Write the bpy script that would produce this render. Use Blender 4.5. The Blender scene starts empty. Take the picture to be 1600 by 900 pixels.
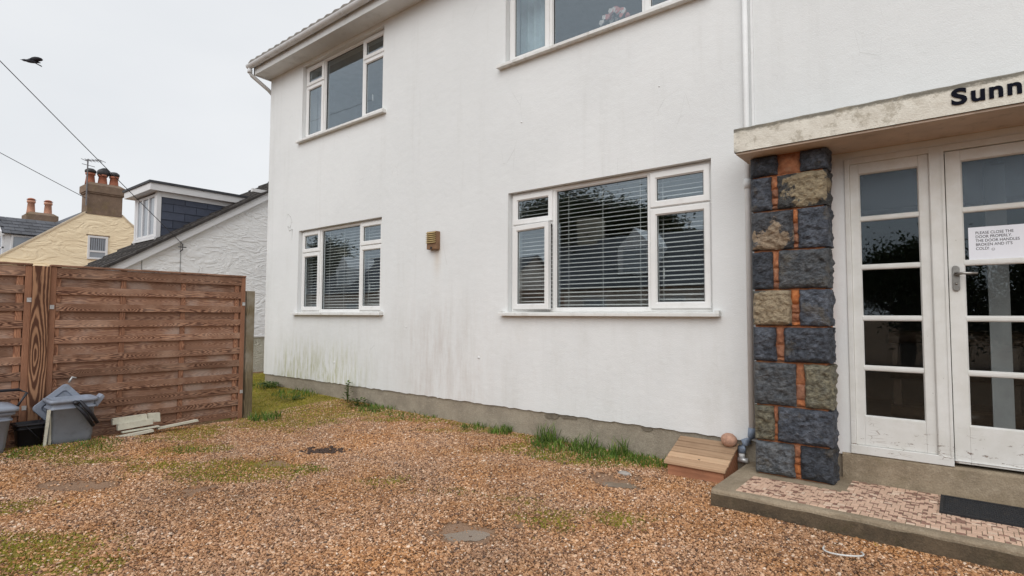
import bpy, math, random
import numpy as np
from mathutils import Vector, Matrix, noise as mnoise

random.seed(7); rng = np.random.default_rng(7)
scene = bpy.context.scene
col = scene.collection
R = math.radians

# ------------------------------------------------------------------ camera
YAW, PIT, ROL, FPX, CAM = R(38.9), R(2.876), R(0.233), 862.0, Vector((0, 0, 1.36))
fw = Vector((-math.sin(YAW)*math.cos(PIT), math.cos(YAW)*math.cos(PIT), math.sin(PIT)))
r0 = Vector((math.cos(YAW), math.sin(YAW), 0)); u0 = r0.cross(fw)
rv = r0*math.cos(ROL) + u0*math.sin(ROL); uv = u0*math.cos(ROL) - r0*math.sin(ROL)
cd = bpy.data.cameras.new('camera'); cam = bpy.data.objects.new('camera', cd); col.objects.link(cam)
cd.sensor_width = 36; cd.sensor_fit = 'HORIZONTAL'; cd.lens = FPX/1600*36; cd.clip_end = 3000; cd.clip_start = .05
m = Matrix((rv, uv, -fw)).transposed().to_4x4(); m.translation = CAM
cam.matrix_world = m; scene.camera = cam

# ------------------------------------------------------------------ sky, sun, exposure (overcast)
world = bpy.data.worlds.new('World'); scene.world = world; world.use_nodes = True
nt = world.node_tree; nt.nodes.clear()
SUN_EL, SUN_AZ = 38, 158          # degrees; azimuth clockwise from +Y
sky = nt.nodes.new('ShaderNodeTexSky'); sky.sky_type = 'NISHITA'; sky.sun_disc = False
sky.sun_elevation = R(SUN_EL); sky.sun_rotation = R(SUN_AZ)
tc = nt.nodes.new('ShaderNodeTexCoord'); mp = nt.nodes.new('ShaderNodeMapping'); mp.inputs['Scale'].default_value = (1, 1, 2.2)
nz = nt.nodes.new('ShaderNodeTexNoise'); nz.inputs['Scale'].default_value = 1.6; nz.inputs['Detail'].default_value = 5; nz.inputs['Roughness'].default_value = .5
nt.links.new(tc.outputs['Generated'], mp.inputs['Vector']); nt.links.new(mp.outputs[0], nz.inputs['Vector'])
cr = nt.nodes.new('ShaderNodeValToRGB'); cr.color_ramp.elements[0].position = .3; cr.color_ramp.elements[1].position = .7
cr.color_ramp.elements[0].color = (7.2, 7.4, 7.65, 1); cr.color_ramp.elements[1].color = (8.3, 8.4, 8.5, 1)
nt.links.new(nz.outputs['Fac'], cr.inputs[0])
mx = nt.nodes.new('ShaderNodeMix'); mx.data_type = 'RGBA'; mx.inputs[0].default_value = .93
nt.links.new(sky.outputs[0], mx.inputs[6]); nt.links.new(cr.outputs[0], mx.inputs[7])
bg = nt.nodes.new('ShaderNodeBackground'); bg.inputs[1].default_value = .1
wo = nt.nodes.new('ShaderNodeOutputWorld')
nt.links.new(mx.outputs[2], bg.inputs[0]); nt.links.new(bg.outputs[0], wo.inputs[0])
sd = bpy.data.lights.new('sun', 'SUN'); sd.energy = 1.5; sd.angle = R(55); sd.color = (1, .985, .965)
sun = bpy.data.objects.new('sun', sd); col.objects.link(sun)
sdir = Vector((math.sin(R(SUN_AZ))*math.cos(R(SUN_EL)), math.cos(R(SUN_AZ))*math.cos(R(SUN_EL)), math.sin(R(SUN_EL))))
sun.rotation_euler = sdir.to_track_quat('Z', 'Y').to_euler()
vs = scene.view_settings; vs.view_transform = 'Standard'; vs.look = 'None'; vs.gamma = 1; vs.use_curve_mapping = False; vs.exposure = .18
scene.cycles.max_bounces = 8; scene.cycles.transparent_max_bounces = 12
scene.cycles.caustics_reflective = False; scene.cycles.caustics_refractive = False

# ------------------------------------------------------------------ node helpers
class NT:
    def __init__(s, name):
        s.m = bpy.data.materials.new(name); s.m.use_nodes = True
        s.t = s.m.node_tree; s.t.nodes.clear()
        s.out = s.t.nodes.new('ShaderNodeOutputMaterial')
    def n(s, kind, **kw):
        nd = s.t.nodes.new('ShaderNode'+kind)
        for k, v in kw.items(): setattr(nd, k, v)
        return nd
    def put(s, sock, v):
        if isinstance(v, bpy.types.NodeSocket): s.t.links.new(v, sock)
        elif v is not None:
            if isinstance(v, (tuple, list)) and sock.type == 'RGBA' and len(v) == 3: v = (*v, 1)
            sock.default_value = v
    def math(s, op, a, b=None, c=None, clamp=False):
        nd = s.n('Math', operation=op, use_clamp=clamp)
        for i, v in enumerate((a, b, c)):
            if v is not None: s.put(nd.inputs[i], v)
        return nd.outputs[0]
    def add(s, a, b): return s.math('ADD', a, b)
    def mul(s, a, b): return s.math('MULTIPLY', a, b)
    def step(s, a, lo, hi, tlo=0., thi=1.):
        nd = s.n('MapRange', interpolation_type='SMOOTHSTEP'); s.put(nd.inputs[0], a)
        for i, v in zip((1, 2, 3, 4), (lo, hi, tlo, thi)): s.put(nd.inputs[i], v)
        return nd.outputs[0]
    def coord(s, kind='Object'): return s.n('TexCoord').outputs[kind]
    def pos(s): return s.n('NewGeometry').outputs['Position']
    def map(s, v, scale=(1, 1, 1), loc=(0, 0, 0), rot=(0, 0, 0)):
        nd = s.n('Mapping'); s.put(nd.inputs[0], v); nd.inputs['Scale'].default_value = scale
        s.put(nd.inputs['Location'], loc); nd.inputs['Rotation'].default_value = rot; return nd.outputs[0]
    def xyz(s, v): nd = s.n('SeparateXYZ'); s.put(nd.inputs[0], v); return nd.outputs
    def cxyz(s, x, y, z):
        nd = s.n('CombineXYZ')
        for i, v in enumerate((x, y, z)): s.put(nd.inputs[i], v)
        return nd.outputs[0]
    def noise(s, v, scale, detail=4, rough=.55, dist=0.):
        nd = s.n('TexNoise'); s.put(nd.inputs['Vector'], v); nd.inputs['Scale'].default_value = scale
        nd.inputs['Detail'].default_value = detail; nd.inputs['Roughness'].default_value = rough; nd.inputs['Distortion'].default_value = dist
        return nd.outputs['Fac']
    def vor(s, v, scale, feature='F1', out='Distance'):
        nd = s.n('TexVoronoi', feature=feature); s.put(nd.inputs['Vector'], v); nd.inputs['Scale'].default_value = scale
        return nd.outputs[out]
    def mix(s, f, a, b):
        nd = s.n('Mix', data_type='RGBA'); s.put(nd.inputs[0], f); s.put(nd.inputs[6], a); s.put(nd.inputs[7], b); return nd.outputs[2]
    def ramp(s, f, stops):
        nd = s.n('ValToRGB'); s.put(nd.inputs[0], f); e = nd.color_ramp.elements
        while len(e) < len(stops): e.new(.5)
        for el, (p, c) in zip(e, stops): el.position = p; el.color = (*c, 1)
        return nd.outputs[0]
    def rand(s): return s.n('ObjectInfo').outputs['Random']
    def island(s): return s.n('NewGeometry').outputs['Random Per Island']
    def hsv(s, c, v, sat=1.):
        nd = s.n('HueSaturation'); s.put(nd.inputs['Color'], c); s.put(nd.inputs['Value'], v); s.put(nd.inputs['Saturation'], sat); return nd.outputs[0]
    def bump(s, h, strength=.5, dist=.01, normal=None):
        nd = s.n('Bump'); s.put(nd.inputs['Height'], h); nd.inputs['Strength'].default_value = strength; nd.inputs['Distance'].default_value = dist
        if normal is not None: s.put(nd.inputs['Normal'], normal)
        return nd.outputs[0]
    def bsdf(s, color, rough=.6, normal=None, metal=0., spec=.5, **kw):
        b = s.n('BsdfPrincipled'); s.put(b.inputs['Base Color'], color); s.put(b.inputs['Roughness'], rough)
        s.put(b.inputs['Metallic'], metal); s.put(b.inputs['Specular IOR Level'], spec)
        if normal is not None: s.put(b.inputs['Normal'], normal)
        for k, v in kw.items(): s.put(b.inputs[k], v)
        s.t.links.new(b.outputs[0], s.out.inputs[0]); return s.m

MATS = {}
def plain(name, c, rough=.6, var=.12, scale=6, bump=.0, bscale=60, metal=0., spec=.5, dirt=None, dirt_amt=.35, objrand=0.):
    """mottled paint / plastic / mineral surface with a little wear"""
    if name in MATS: return MATS[name]
    s = NT(name); v = s.coord()
    f = s.noise(v, scale, 6, .6)
    val = s.step(f, .25, .75, 1-var, 1+var)
    if objrand: val = s.mul(val, s.math('MULTIPLY_ADD', s.rand(), 2*objrand, 1-objrand))
    c2 = s.hsv(c, val)
    if dirt:
        d = s.step(s.noise(v, scale*1.7, 8, .7), .5, .72)
        c2 = s.mix(s.mul(d, dirt_amt), c2, dirt)
    nrm = s.bump(s.noise(v, bscale, 5, .6), bump, .01) if bump else None
    MATS[name] = s.bsdf(c2, rough, nrm, metal, spec); return MATS[name]

# ---- render wall (white painted render)
def m_render():
    s = NT('painted_render'); p = s.pos(); x, y, z = s.xyz(p)
    big = s.noise(p, .7, 5, .6); streak = s.noise(s.map(p, (5, 5, .45)), 1.3, 6, .65)
    c = s.mix(s.step(big, .3, .7), (.785, .80, .80), (.735, .75, .75))
    c = s.mix(s.mul(s.step(streak, .52, .8), .24), c, (.55, .55, .52))
    # soft grey staining on the lower storey
    lowm = s.mul(s.step(z, 2.6, .4), s.step(s.noise(s.map(p, (2.2, 2.2, .8)), 1.1, 7, .7), .45, .75))
    c = s.mix(s.mul(lowm, .3), c, (.52, .51, .46))
    # pinkish-brown damp stain between the windows
    gx = s.math('POWER', 2.718, s.mul(s.math('POWER', s.mul(s.add(x, 5.25), 1.35), 2.), -1.))
    g = s.mul(gx, s.mul(s.step(z, 1.9, .8), s.step(s.noise(s.map(p, (7, 7, 1.0)), 1.4, 7, .7), .38, .68)))
    c = s.mix(s.mul(g, .40), c, (.46, .39, .34))
    # rust run under the louvre
    rx = s.math('POWER', 2.718, s.mul(s.math('POWER', s.mul(s.add(x, 5.30), 16.), 2.), -1.))
    rr = s.mul(rx, s.mul(s.step(z, 1.75, 2.2), s.step(z, 2.3, 2.22)))
    c = s.mix(s.mul(rr, .35), c, (.5, .36, .2))
    # green algae low on the far end
    ax = s.mul(s.step(x, -9.7, -8.9), s.step(x, -6.3, -7.6))
    a = s.mul(ax, s.mul(s.step(z, 1.15, .36), s.step(s.noise(s.map(p, (9, 9, 1.4)), 1.6, 6, .7), .40, .66)))
    c = s.mix(s.mul(a, .72), c, (.37, .37, .14))
    # dark weathering at the far corner and cable scars
    cx = s.step(x, -9.45, -9.8); c = s.mix(s.mul(cx, s.mul(.3, s.step(s.noise(s.map(p, (8, 8, .8)), 1.2, 6, .7), .35, .7))), c, (.45, .45, .42))
    # thin scratch marks
    sc = s.step(s.vor(s.map(p, (3.0, 3.0, .9)), 1.5, 'DISTANCE_TO_EDGE'), .012, .0)
    c = s.mix(s.mul(sc, s.mul(.28, s.step(s.noise(p, 1.6, 3), .58, .66))), c, (.42, .42, .40))
    fine = s.noise(p, 95, 4, .65); mid = s.noise(p, 9, 4, .6)
    h = s.add(s.add(s.mul(fine, .5), s.mul(mid, .8)), s.mul(s.noise(s.map(p, (1, 1, 2.2)), 3.2, 4, .6), .5))
    return s.bsdf(c, .82, s.bump(h, .42, .012), spec=.25)
M_RENDER = m_render()

def m_concrete(name, c1, c2, c3, moss=None, scale=3.):
    s = NT(name); p = s.pos(); n1 = s.noise(p, scale, 8, .65); n2 = s.noise(p, scale*7, 6, .7)
    c = s.mix(s.step(n1, .3, .7), c1, c2); c = s.mix(s.mul(s.step(n2, .45, .75), .55), c, c3)
    if moss:
        c = s.mix(s.mul(.6, s.step(s.noise(p, scale*1.7, 7, .7), .50, .70)), c, moss)
    c = s.hsv(c, s.step(s.noise(p, 120, 3, .6), .2, .8, .82, 1.16))
    return s.bsdf(c, .88, s.bump(s.add(s.noise(p, 70, 6, .7), s.mul(n2, .8)), .6, .012), spec=.25)
M_PLINTH = m_concrete('plinth_concrete', (.37, .325, .255), (.27, .235, .185), (.44, .39, .31))
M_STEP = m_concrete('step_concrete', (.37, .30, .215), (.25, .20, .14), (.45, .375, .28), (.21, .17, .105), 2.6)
M_STEPF = m_concrete('dark_step_concrete', (.14, .104, .068), (.06, .048, .034), (.20, .15, .098), (.08, .068, .03), 2.2)  # darker brown mix for the step's front face and left end

def m_canopy():
    s = NT('weathered_canopy_paint'); p = s.pos(); x, y, z = s.xyz(p)
    n = s.noise(p, 9, 8, .72); n2 = s.noise(s.map(p, (3, 3, 14)), 2.2, 7, .7)
    c = s.mix(s.step(n, .3, .7), (.74, .71, .63), (.62, .58, .50))
    top = s.step(z, 2.775, 2.862)
    n3 = s.noise(s.map(p, (1, 1, 1.6)), 24, 7, .75)
    d = s.step(s.add(s.add(s.mul(top, .50), s.mul(n2, .36)), s.mul(n3, .42)), .62, .82)
    c = s.mix(s.mul(d, .88), c, (.13, .12, .095))
    fl = s.step(s.noise(p, 5.5, 9, .75), .53, .62); c = s.mix(s.mul(fl, .6), c, (.33, .29, .22))
    lef = s.step(x, -1.30, -1.352); c = s.mix(s.mul(lef, s.mul(.8, s.step(n, .42, .62))), c, (.12, .11, .09))
    c = s.mix(s.step(s.noise(p, 34, 5, .7), .66, .74), c, (.14, .13, .10))
    return s.bsdf(c, .85, s.bump(s.add(n, s.mul(s.noise(p, 80, 4), .5)), .55, .015), spec=.25)
M_CANOPY = m_canopy()
M_SOFFITC = plain('canopy_underside', (.56, .45, .36), .8, .1, 4, .2, 60, dirt=(.26, .2, .14), dirt_amt=.5)

def m_doorpaint():
    s = NT('peeling_white_gloss'); p = s.pos(); x, y, z = s.xyz(p)
    c = s.mix(s.step(s.noise(p, 5, 6, .65), .3, .7), (.72, .72, .70), (.64, .635, .60))
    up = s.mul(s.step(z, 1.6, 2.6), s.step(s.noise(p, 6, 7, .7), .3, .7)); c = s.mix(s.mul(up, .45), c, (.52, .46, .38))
    low = s.mul(s.step(z, .62, .40), s.step(s.noise(s.map(p, (7, 7, 26)), 1.0, 8, .75), .585, .62))
    c = s.mix(low, c, (.16, .10, .07))
    crk = s.mul(s.step(z, .64, .45), s.step(s.vor(s.map(p, (6, 6, 22)), 1.3, 'DISTANCE_TO_EDGE'), .022, .006))
    c = s.mix(s.mul(crk, s.mul(.75, s.step(s.noise(p, 7, 3), .5, .6))), c, (.25, .2, .16))
    sp = s.step(s.noise(s.map(p, (60, 60, 30)), 1., 3, .6), .74, .77); c = s.mix(s.mul(sp, .8), c, (.2, .16, .13))
    return s.bsdf(c, .42, s.bump(s.add(s.noise(s.map(p, (40, 40, 9)), 1., 5, .7), s.mul(low, -1.)), .25, .006))
M_DOOR = m_doorpaint()
M_UPVC = plain('white_upvc', (.80, .80, .79), .32, .04, 3, .0, dirt=(.55, .53, .48), dirt_amt=.25)
M_SEAL = plain('black_rubber_gasket', (.02, .02, .022), .6)
M_SILL = plain('painted_sill', (.74, .74, .72), .5, .06, 6, .1, dirt=(.34, .31, .25), dirt_amt=.5)
M_GUT = plain('grey_white_gutter', (.64, .645, .65), .45, .06, 3, dirt=(.3, .29, .26), dirt_amt=.4)
M_SOFFIT = plain('soffit_board', (.66, .665, .66), .6, .05, 2, .1, dirt=(.36, .35, .32), dirt_amt=.4)
M_PIPE = plain('white_downpipe', (.77, .78, .78), .6, .05, 4, dirt=(.5, .49, .45), dirt_amt=.3)
M_ROOM = plain('room_plaster', (.42, .41, .40), .9)
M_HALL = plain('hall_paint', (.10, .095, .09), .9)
M_DARKWOOD = plain('dark_stained_wood', (.05, .032, .022), .4, .2, 8)
M_BLIND = plain('blind_slat', (.86, .86, .84), .5, .04, 8)
M_METAL = plain('brushed_steel', (.34, .33, .31), .32, .15, 30, metal=1.)
M_CLIP = plain('galvanised_clip', (.55, .55, .55), .45, .2, 30, metal=.6)

def m_glass(name, ior=1.75, tint=(.80, .84, .85), bumpy=0.):
    s = NT(name); lw_ = s.n('LayerWeight'); lw_.inputs[0].default_value = .5
    fr_ = s.math('MULTIPLY_ADD', s.math('POWER', lw_.outputs['Facing'], 5.), 1-ior, ior)   # ior here: reflectance of one face at normal view
    g = s.n('BsdfGlossy'); g.inputs['Roughness'].default_value = .0 if not bumpy else .12; g.inputs['Color'].default_value = (.80, .91, 1, 1)
    p = s.pos()
    nrm = s.bump(s.noise(p, 260 if bumpy else 2.2, 2), .5 if bumpy else .03, .004 if bumpy else .02)
    s.put(g.inputs['Normal'], nrm)
    t = s.n('BsdfTransparent'); t.inputs[0].default_value = (*tint, 1)
    mx = s.n('MixShader'); s.put(mx.inputs[0], fr_); s.t.links.new(t.outputs[0], mx.inputs[1]); s.t.links.new(g.outputs[0], mx.inputs[2])
    s.t.links.new(mx.outputs[0], s.out.inputs[0]); return s.m
M_GLASS = m_glass('double_glazing', .135, (.93, .95, .95))
M_GLASS_OLD = m_glass('old_door_glass', .05, (.9, .92, .92))
M_GLASS_OBS = m_glass('obscure_glass', .07, (.45, .5, .55), 1.)

def m_wood(name, light, dark, axis=1, gscale=1., grey=None, wear=.3, contrast=1.):
    """plain-sawn softwood: growth cones cut by a board, so the grain runs in cathedrals"""
    s = NT(name); v = s.coord(); rnd = s.rand(); c = s.xyz(v); al = c[axis]; o = [i for i in range(3) if i != axis]
    ac = s.add(c[o[0]], c[o[1]])
    r1 = s.math('MULTIPLY_ADD', rnd, 7.3, 0.); shift = s.cxyz(s.mul(rnd, 37.), s.mul(rnd, 91.), s.mul(rnd, 53.))
    vv = s.n('VectorMath', operation='ADD'); s.put(vv.inputs[0], v); s.put(vv.inputs[1], shift); vv = vv.outputs[0]
    sc = [9, 9, 9]; sc[axis] = 1.6
    wob = s.noise(s.map(vv, tuple(sc)), 1.0, 3, .5)
    cone = s.math('SUBTRACT', s.mul(s.math('SINE', s.add(s.mul(al, 2.1), s.mul(rnd, 40.))), .06), .0)
    off = s.math('MULTIPLY_ADD', s.math('FRACT', r1), .05, -.025)
    r = s.math('SQRT', s.add(s.math('POWER', s.add(ac, off), 2.), s.math('POWER', cone, 2.)))
    r = s.add(s.add(r, s.mul(wob, .045)), s.mul(s.noise(s.map(vv, tuple(x*2.7 for x in sc)), 1.0, 3, .6), .016))
    ring = s.math('MULTIPLY_ADD', s.math('SINE', s.mul(r, 430.*gscale)), .5, .5)
    fs = [140, 140, 140]; fs[axis] = 3.
    fib = s.noise(s.map(vv, tuple(fs)), 1., 4, .7)
    f = s.step(s.add(s.mul(ring, .75*contrast), s.mul(fib, .45)), .25, .95)
    colr = s.mix(f, light, dark)
    blot = s.noise(s.map(vv, (2.5, 2.5, 2.5)), 1., 4, .6)
    if grey: colr = s.mix(s.mul(s.step(blot, .42, .72), wear), colr, grey)
    colr = s.hsv(colr, s.add(s.step(blot, .2, .8, .8, 1.15), s.math('MULTIPLY_ADD', rnd, .46, -.23)))
    return s.bsdf(colr, .75, s.bump(s.add(s.mul(ring, .6), fib), .45, .004), spec=.3)
M_FENCE = m_wood('stained_larch_y', (.40, .22, .138), (.105, .045, .029), 1, 2.7, grey=(.45, .32, .24), wear=.45, contrast=1.0)
M_FENCE_BACK = m_wood('faded_larch_y', (.47, .275, .18), (.26, .13, .085), 1, 2.3, grey=(.45, .37, .32), wear=.65)
M_FENCE_Z = m_wood('stained_larch_z', (.43, .22, .13), (.22, .10, .06), 2, 2.2)
M_POSTGRAIN = m_wood('knotty_post_z', (.40, .22, .125), (.10, .042, .024), 2, .7, contrast=1.3)
M_OLDPOST = m_wood('grey_weathered_z', (.30, .235, .14), (.14, .11, .065), 2, grey=(.34, .32, .27), wear=.7)
M_BOXLID = m_wood('composite_lid_x', (.47, .31, .195), (.42, .27, .165), 0, .3, grey=(.36, .26, .17), wear=.5)
M_BOX = m_wood('composite_box_x', (.47, .215, .12), (.40, .18, .10), 0, .3)

# ------------------------------------------------------------------ mesh helpers
class MB:
    def __init__(s): s.v = []; s.f = []
    def add(s, vs, fs):
        o = len(s.v); s.v += [tuple(v) for v in vs]; s.f += [tuple(i+o for i in f) for f in fs]; return s
    def box(s, x0, x1, y0, y1, z0, z1):
        return s.add([(x0,y0,z0),(x1,y0,z0),(x1,y1,z0),(x0,y1,z0),(x0,y0,z1),(x1,y0,z1),(x1,y1,z1),(x0,y1,z1)],
                     [(0,3,2,1),(4,5,6,7),(0,1,5,4),(1,2,6,5),(2,3,7,6),(3,0,4,7)])
    def prism(s, poly, axis, a, b):
        """poly of 2-D points in the two other axes (in order), extruded along axis from a to b"""
        n = len(poly); o = [i for i in range(3) if i != axis]; vs = []
        for t in (a, b):
            for p in poly:
                q = [0, 0, 0]; q[axis] = t; q[o[0]] = p[0]; q[o[1]] = p[1]; vs.append(q)
        fs = [tuple(range(n))[::-1], tuple(range(n, 2*n))] + [(i, (i+1) % n, n+(i+1) % n, n+i) for i in range(n)]
        return s.add(vs, fs)
    def tube(s, pts, rad, n=8, cap=True):
        pts = [Vector(p) for p in pts]; rads = rad if isinstance(rad, (list, tuple)) else [rad]*len(pts); rings = []
        for i, p in enumerate(pts):
            t = (pts[min(i+1, len(pts)-1)]-pts[max(i-1, 0)]).normalized()
            a = Vector((0, 0, 1)) if abs(t.z) < .9 else Vector((1, 0, 0))
            e1 = t.cross(a).normalized(); e2 = t.cross(e1)
            rings.append([p+(e1*math.cos(k*2*math.pi/n)+e2*math.sin(k*2*math.pi/n))*rads[i] for k in range(n)])
        fs = [(i*n+k, i*n+(k+1) % n, (i+1)*n+(k+1) % n, (i+1)*n+k) for i in range(len(pts)-1) for k in range(n)]
        if cap: fs += [tuple(range(n))[::-1], tuple((len(pts)-1)*n+k for k in range(n))]
        return s.add([v for r_ in rings for v in r_], fs)
    def lathe(s, prof, c=(0, 0, 0), n=16):
        vs = [(c[0]+r_*math.cos(k*2*math.pi/n), c[1]+r_*math.sin(k*2*math.pi/n), c[2]+z) for r_, z in prof for k in range(n)]
        fs = [(i*n+k, i*n+(k+1) % n, (i+1)*n+(k+1) % n, (i+1)*n+k) for i in range(len(prof)-1) for k in range(n)]
        fs += [tuple(range(n))[::-1], tuple((len(prof)-1)*n+k for k in range(n))]
        return s.add(vs, fs)
    def ring(s, x0, x1, z0, z1, w, yf, yb, ch=.012, rnd=.006):
        """mitred rectangular frame in the XZ plane, front at yf (towards -Y), chamfer to the glass"""
        prof = [(0, yb), (0, yf+rnd), (rnd, yf), (w-ch, yf), (w, yf+ch*1.3), (w, yb)]
        vs = []
        for d, y in prof:
            vs += [(x0+d, y, z0+d), (x1-d, y, z0+d), (x1-d, y, z1-d), (x0+d, y, z1-d)]
        np_ = len(prof)
        fs = [(i*4+k, i*4+(k+1) % 4, ((i+1) % np_)*4+(k+1) % 4, ((i+1) % np_)*4+k) for i in range(np_) for k in range(4)]
        return s.add(vs, fs)
    def build(s, name, mat, parent=None, smooth=False, loc=None):
        me = bpy.data.meshes.new(name); me.from_pydata(s.v, [], s.f); me.update()
        if mat: me.materials.append(mat)
        if smooth: me.polygons.foreach_set('use_smooth', [True]*len(me.polygons))
        return link(name, me, parent, loc)
def link(name, me, parent=None, loc=None):
    o = bpy.data.objects.new(name, me); col.objects.link(o)
    if parent: o.parent = parent
    if loc is not None: o.location = loc
    return o
def bevel(o, w=.004, seg=2):
    b = o.modifiers.new('bevel', 'BEVEL'); b.width = w; b.segments = seg; b.limit_method = 'ANGLE'; b.angle_limit = R(40); return o
def tag(o, label=None, cat=None, group=None, kind=None):
    if label: o['label'] = label
    if cat: o['category'] = cat
    if group: o['group'] = group
    if kind: o['kind'] = kind
    return o
def empty(name, loc, label, cat, group=None):
    o = bpy.data.objects.new(name, None); col.objects.link(o); o.location = loc; o.empty_display_size = .1
    return tag(o, label, cat, group)
# children are built in world coordinates; this keeps them there under a moved parent
def adopt(root):
    for ch in root.children:
        ch.matrix_parent_inverse = Matrix.Translation(-root.location)

def vnoise(x, y, seed=0):
    xi = np.floor(x).astype(np.int64); yi = np.floor(y).astype(np.int64); fx = x-xi; fy = y-yi
    fx = fx*fx*(3-2*fx); fy = fy*fy*(3-2*fy)
    def h(a, b):
        n = (a*374761393 + b*668265263 + seed*1442695) & 0x7fffffff
        n = ((n ^ (n >> 13))*1274126177) & 0x7fffffff
        return ((n ^ (n >> 16)) & 0xffff)/65535.
    return (h(xi, yi)*(1-fx)+h(xi+1, yi)*fx)*(1-fy)+(h(xi, yi+1)*(1-fx)+h(xi+1, yi+1)*fx)*fy
def fbm(x, y, o=4, seed=0):
    t = 0; a = .5
    for i in range(o): t = t+a*vnoise(x, y, seed+i*17); x = x*2.03+5.1; y = y*2.03+3.7; a *= .5
    return t/(1-.5**o)
def S(t): t = np.clip(t, 0, 1); return t*t*(3-2*t)

# ------------------------------------------------------------------ ground
MOSS = [(-5.0, 2.25, .42, .30, 1.0), (-4.62, 2.50, .35, .25, .9), (-5.5, 1.95, .40, .2, .75), (-6.02, 2.35, .35, .25, .7), (-6.3, 1.6, .5, .2, .6), (-6.9, 1.5, .5, .4, .8),
        (-7.4, 4.2, 1.0, .7, 1.0), (-8.6, 4.4, 1.2, .8, 1.0), (-6.7, 3.8, .6, .6, .9), (-6.2, 4.55, .6, .3, .8), (-4.2, .72, .42, .26, .9), (-3.72, .92, .2, .13, .8),
        (-1.78, 3.36, .22, .2, .55), (-2.14, 3.12, .3, .2, .45), (-5.26, .85, .3, .2, .6), (-3.6, 2.85, .4, .25, .35), (-3.2, 4.68, .55, .28, 1.0), (-2.75, 4.66, .5, .28, 1.0),
        (-5.2, 4.85, 1.0, .16, .7), (-4.3, 4.85, .6, .14, .7), (-10.5, 5.0, 1.3, 1.2, 1.0), (-6.9, 2.7, .35, .6, .75), (-2.3, 4.85, .3, .2, .8), (-3.1, 3.1, .25, .12, .3), (-2.55, 3.3, .3, .15, .3)]
PUD = [(-2.44, 2.60, .21, .13, .7), (-2.2, 4.12, .20, .11, .25), (-5.5, 1.32, .26, .12, .5), (-4.9, 2.62, .18, .10, .5)]
DIRT = [(-4.98, 3.17, .22, .10, .65), (-2.42, 2.78, .5, .2, .75), (-2.45, 4.2, .40, .16, .4), (-2.2, 4.25, .3, .2, .4), (-4.75, 2.75, .4, .22, .7), (-5.3, 1.45, .5, .25, .6), (-4.6, 1.9, .7, .35, .4)]
def blob(x, y, c):
    cx, cy, rx, ry, ang = c; ca, sa = np.cos(ang), np.sin(ang); dx, dy = x-cx, y-cy
    u_, v_ = (dx*ca+dy*sa)/rx, (-dx*sa+dy*ca)/ry
    return np.exp(-(u_*u_+v_*v_))
def moss_mask(x, y):
    t = np.zeros_like(x)
    for cx, cy, rx, ry, k in MOSS: t = np.maximum(t, k*blob(x, y, (cx, cy, rx*1.15, ry*1.15, .65)))
    t = np.maximum(t, .55*S((y-4.72)/.2)*(x < -2.1)*(y < 5.1)*(x > -9.9))
    n = fbm(x*5, y*5, 4, 3)
    return S((t*1.5+(n-.5)*.95-.22)/.62)
def mud_mask(x, y):
    t = np.zeros_like(x)
    for c in PUD: t = np.maximum(t, 1.15*blob(x, y, (c[0], c[1], c[2]*1.35, c[3]*1.5, c[4])))
    for c in DIRT: t = np.maximum(t, .55*blob(x, y, c))
    return S((t+(fbm(x*9, y*9, 4, 9)-.5)*1.1-.32)/.45)
def gz(x, y):
    x = np.asarray(x, float); y = np.asarray(y, float)
    z = .0165*np.clip(-x-3, 0, 7)*S((y-3.3)/1.7)
    z = z+.05*np.exp(-((x+7.05)/.3)**2)*S((2.5-y)/.7)*S((y+1)/.5) - .03*S((-6.95-x)/.4)*S((y-2.6)/.5)*S((4.2-y)/.6)
    near = np.exp(-((x+4)/9)**2-((y-2)/6)**2)
    z = z+near*((fbm(x*1.6, y*1.6, 3, 5)-.5)*.03)
    for c in PUD: z = z-.030*blob(x, y, (c[0], c[1], c[2]*1.2, c[3]*1.2, c[4]))
    z = z-.03*blob(x, y, DIRT[0])
    return z
def gzf(x, y): return float(gz(np.array([x]), np.array([y]))[0])
xs = np.concatenate([[-900, -300, -100, -50, -30, -20, -16, -14.5], np.arange(-13, 3, .06), [3.2, 4, 6, 10, 20, 50, 150, 500, 900]])
ys = np.concatenate([[-900, -300, -100, -50, -25, -14, -8, -4, -2, -.8], np.arange(-.2, 6.6, .06), [7, 8, 10, 14, 20, 30, 60, 200, 900]])
XX, YY = np.meshgrid(xs, ys); gx_, gy_ = XX.ravel(), YY.ravel()
nx, ny = len(xs), len(ys)
quads = [(j*nx+i, j*nx+i+1, (j+1)*nx+i+1, (j+1)*nx+i) for j in range(ny-1) for i in range(nx-1)]
me = bpy.data.meshes.new('ground'); me.from_pydata(np.stack([gx_, gy_, gz(gx_, gy_)], 1).tolist(), [], quads)
for nm, fn in (('moss', moss_mask), ('mud', mud_mask)):
    at = me.attributes.new(nm, 'FLOAT', 'POINT'); at.data.foreach_set('value', fn(gx_, gy_).astype(np.float32))
me.polygons.foreach_set('use_smooth', [True]*len(me.polygons))
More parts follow.
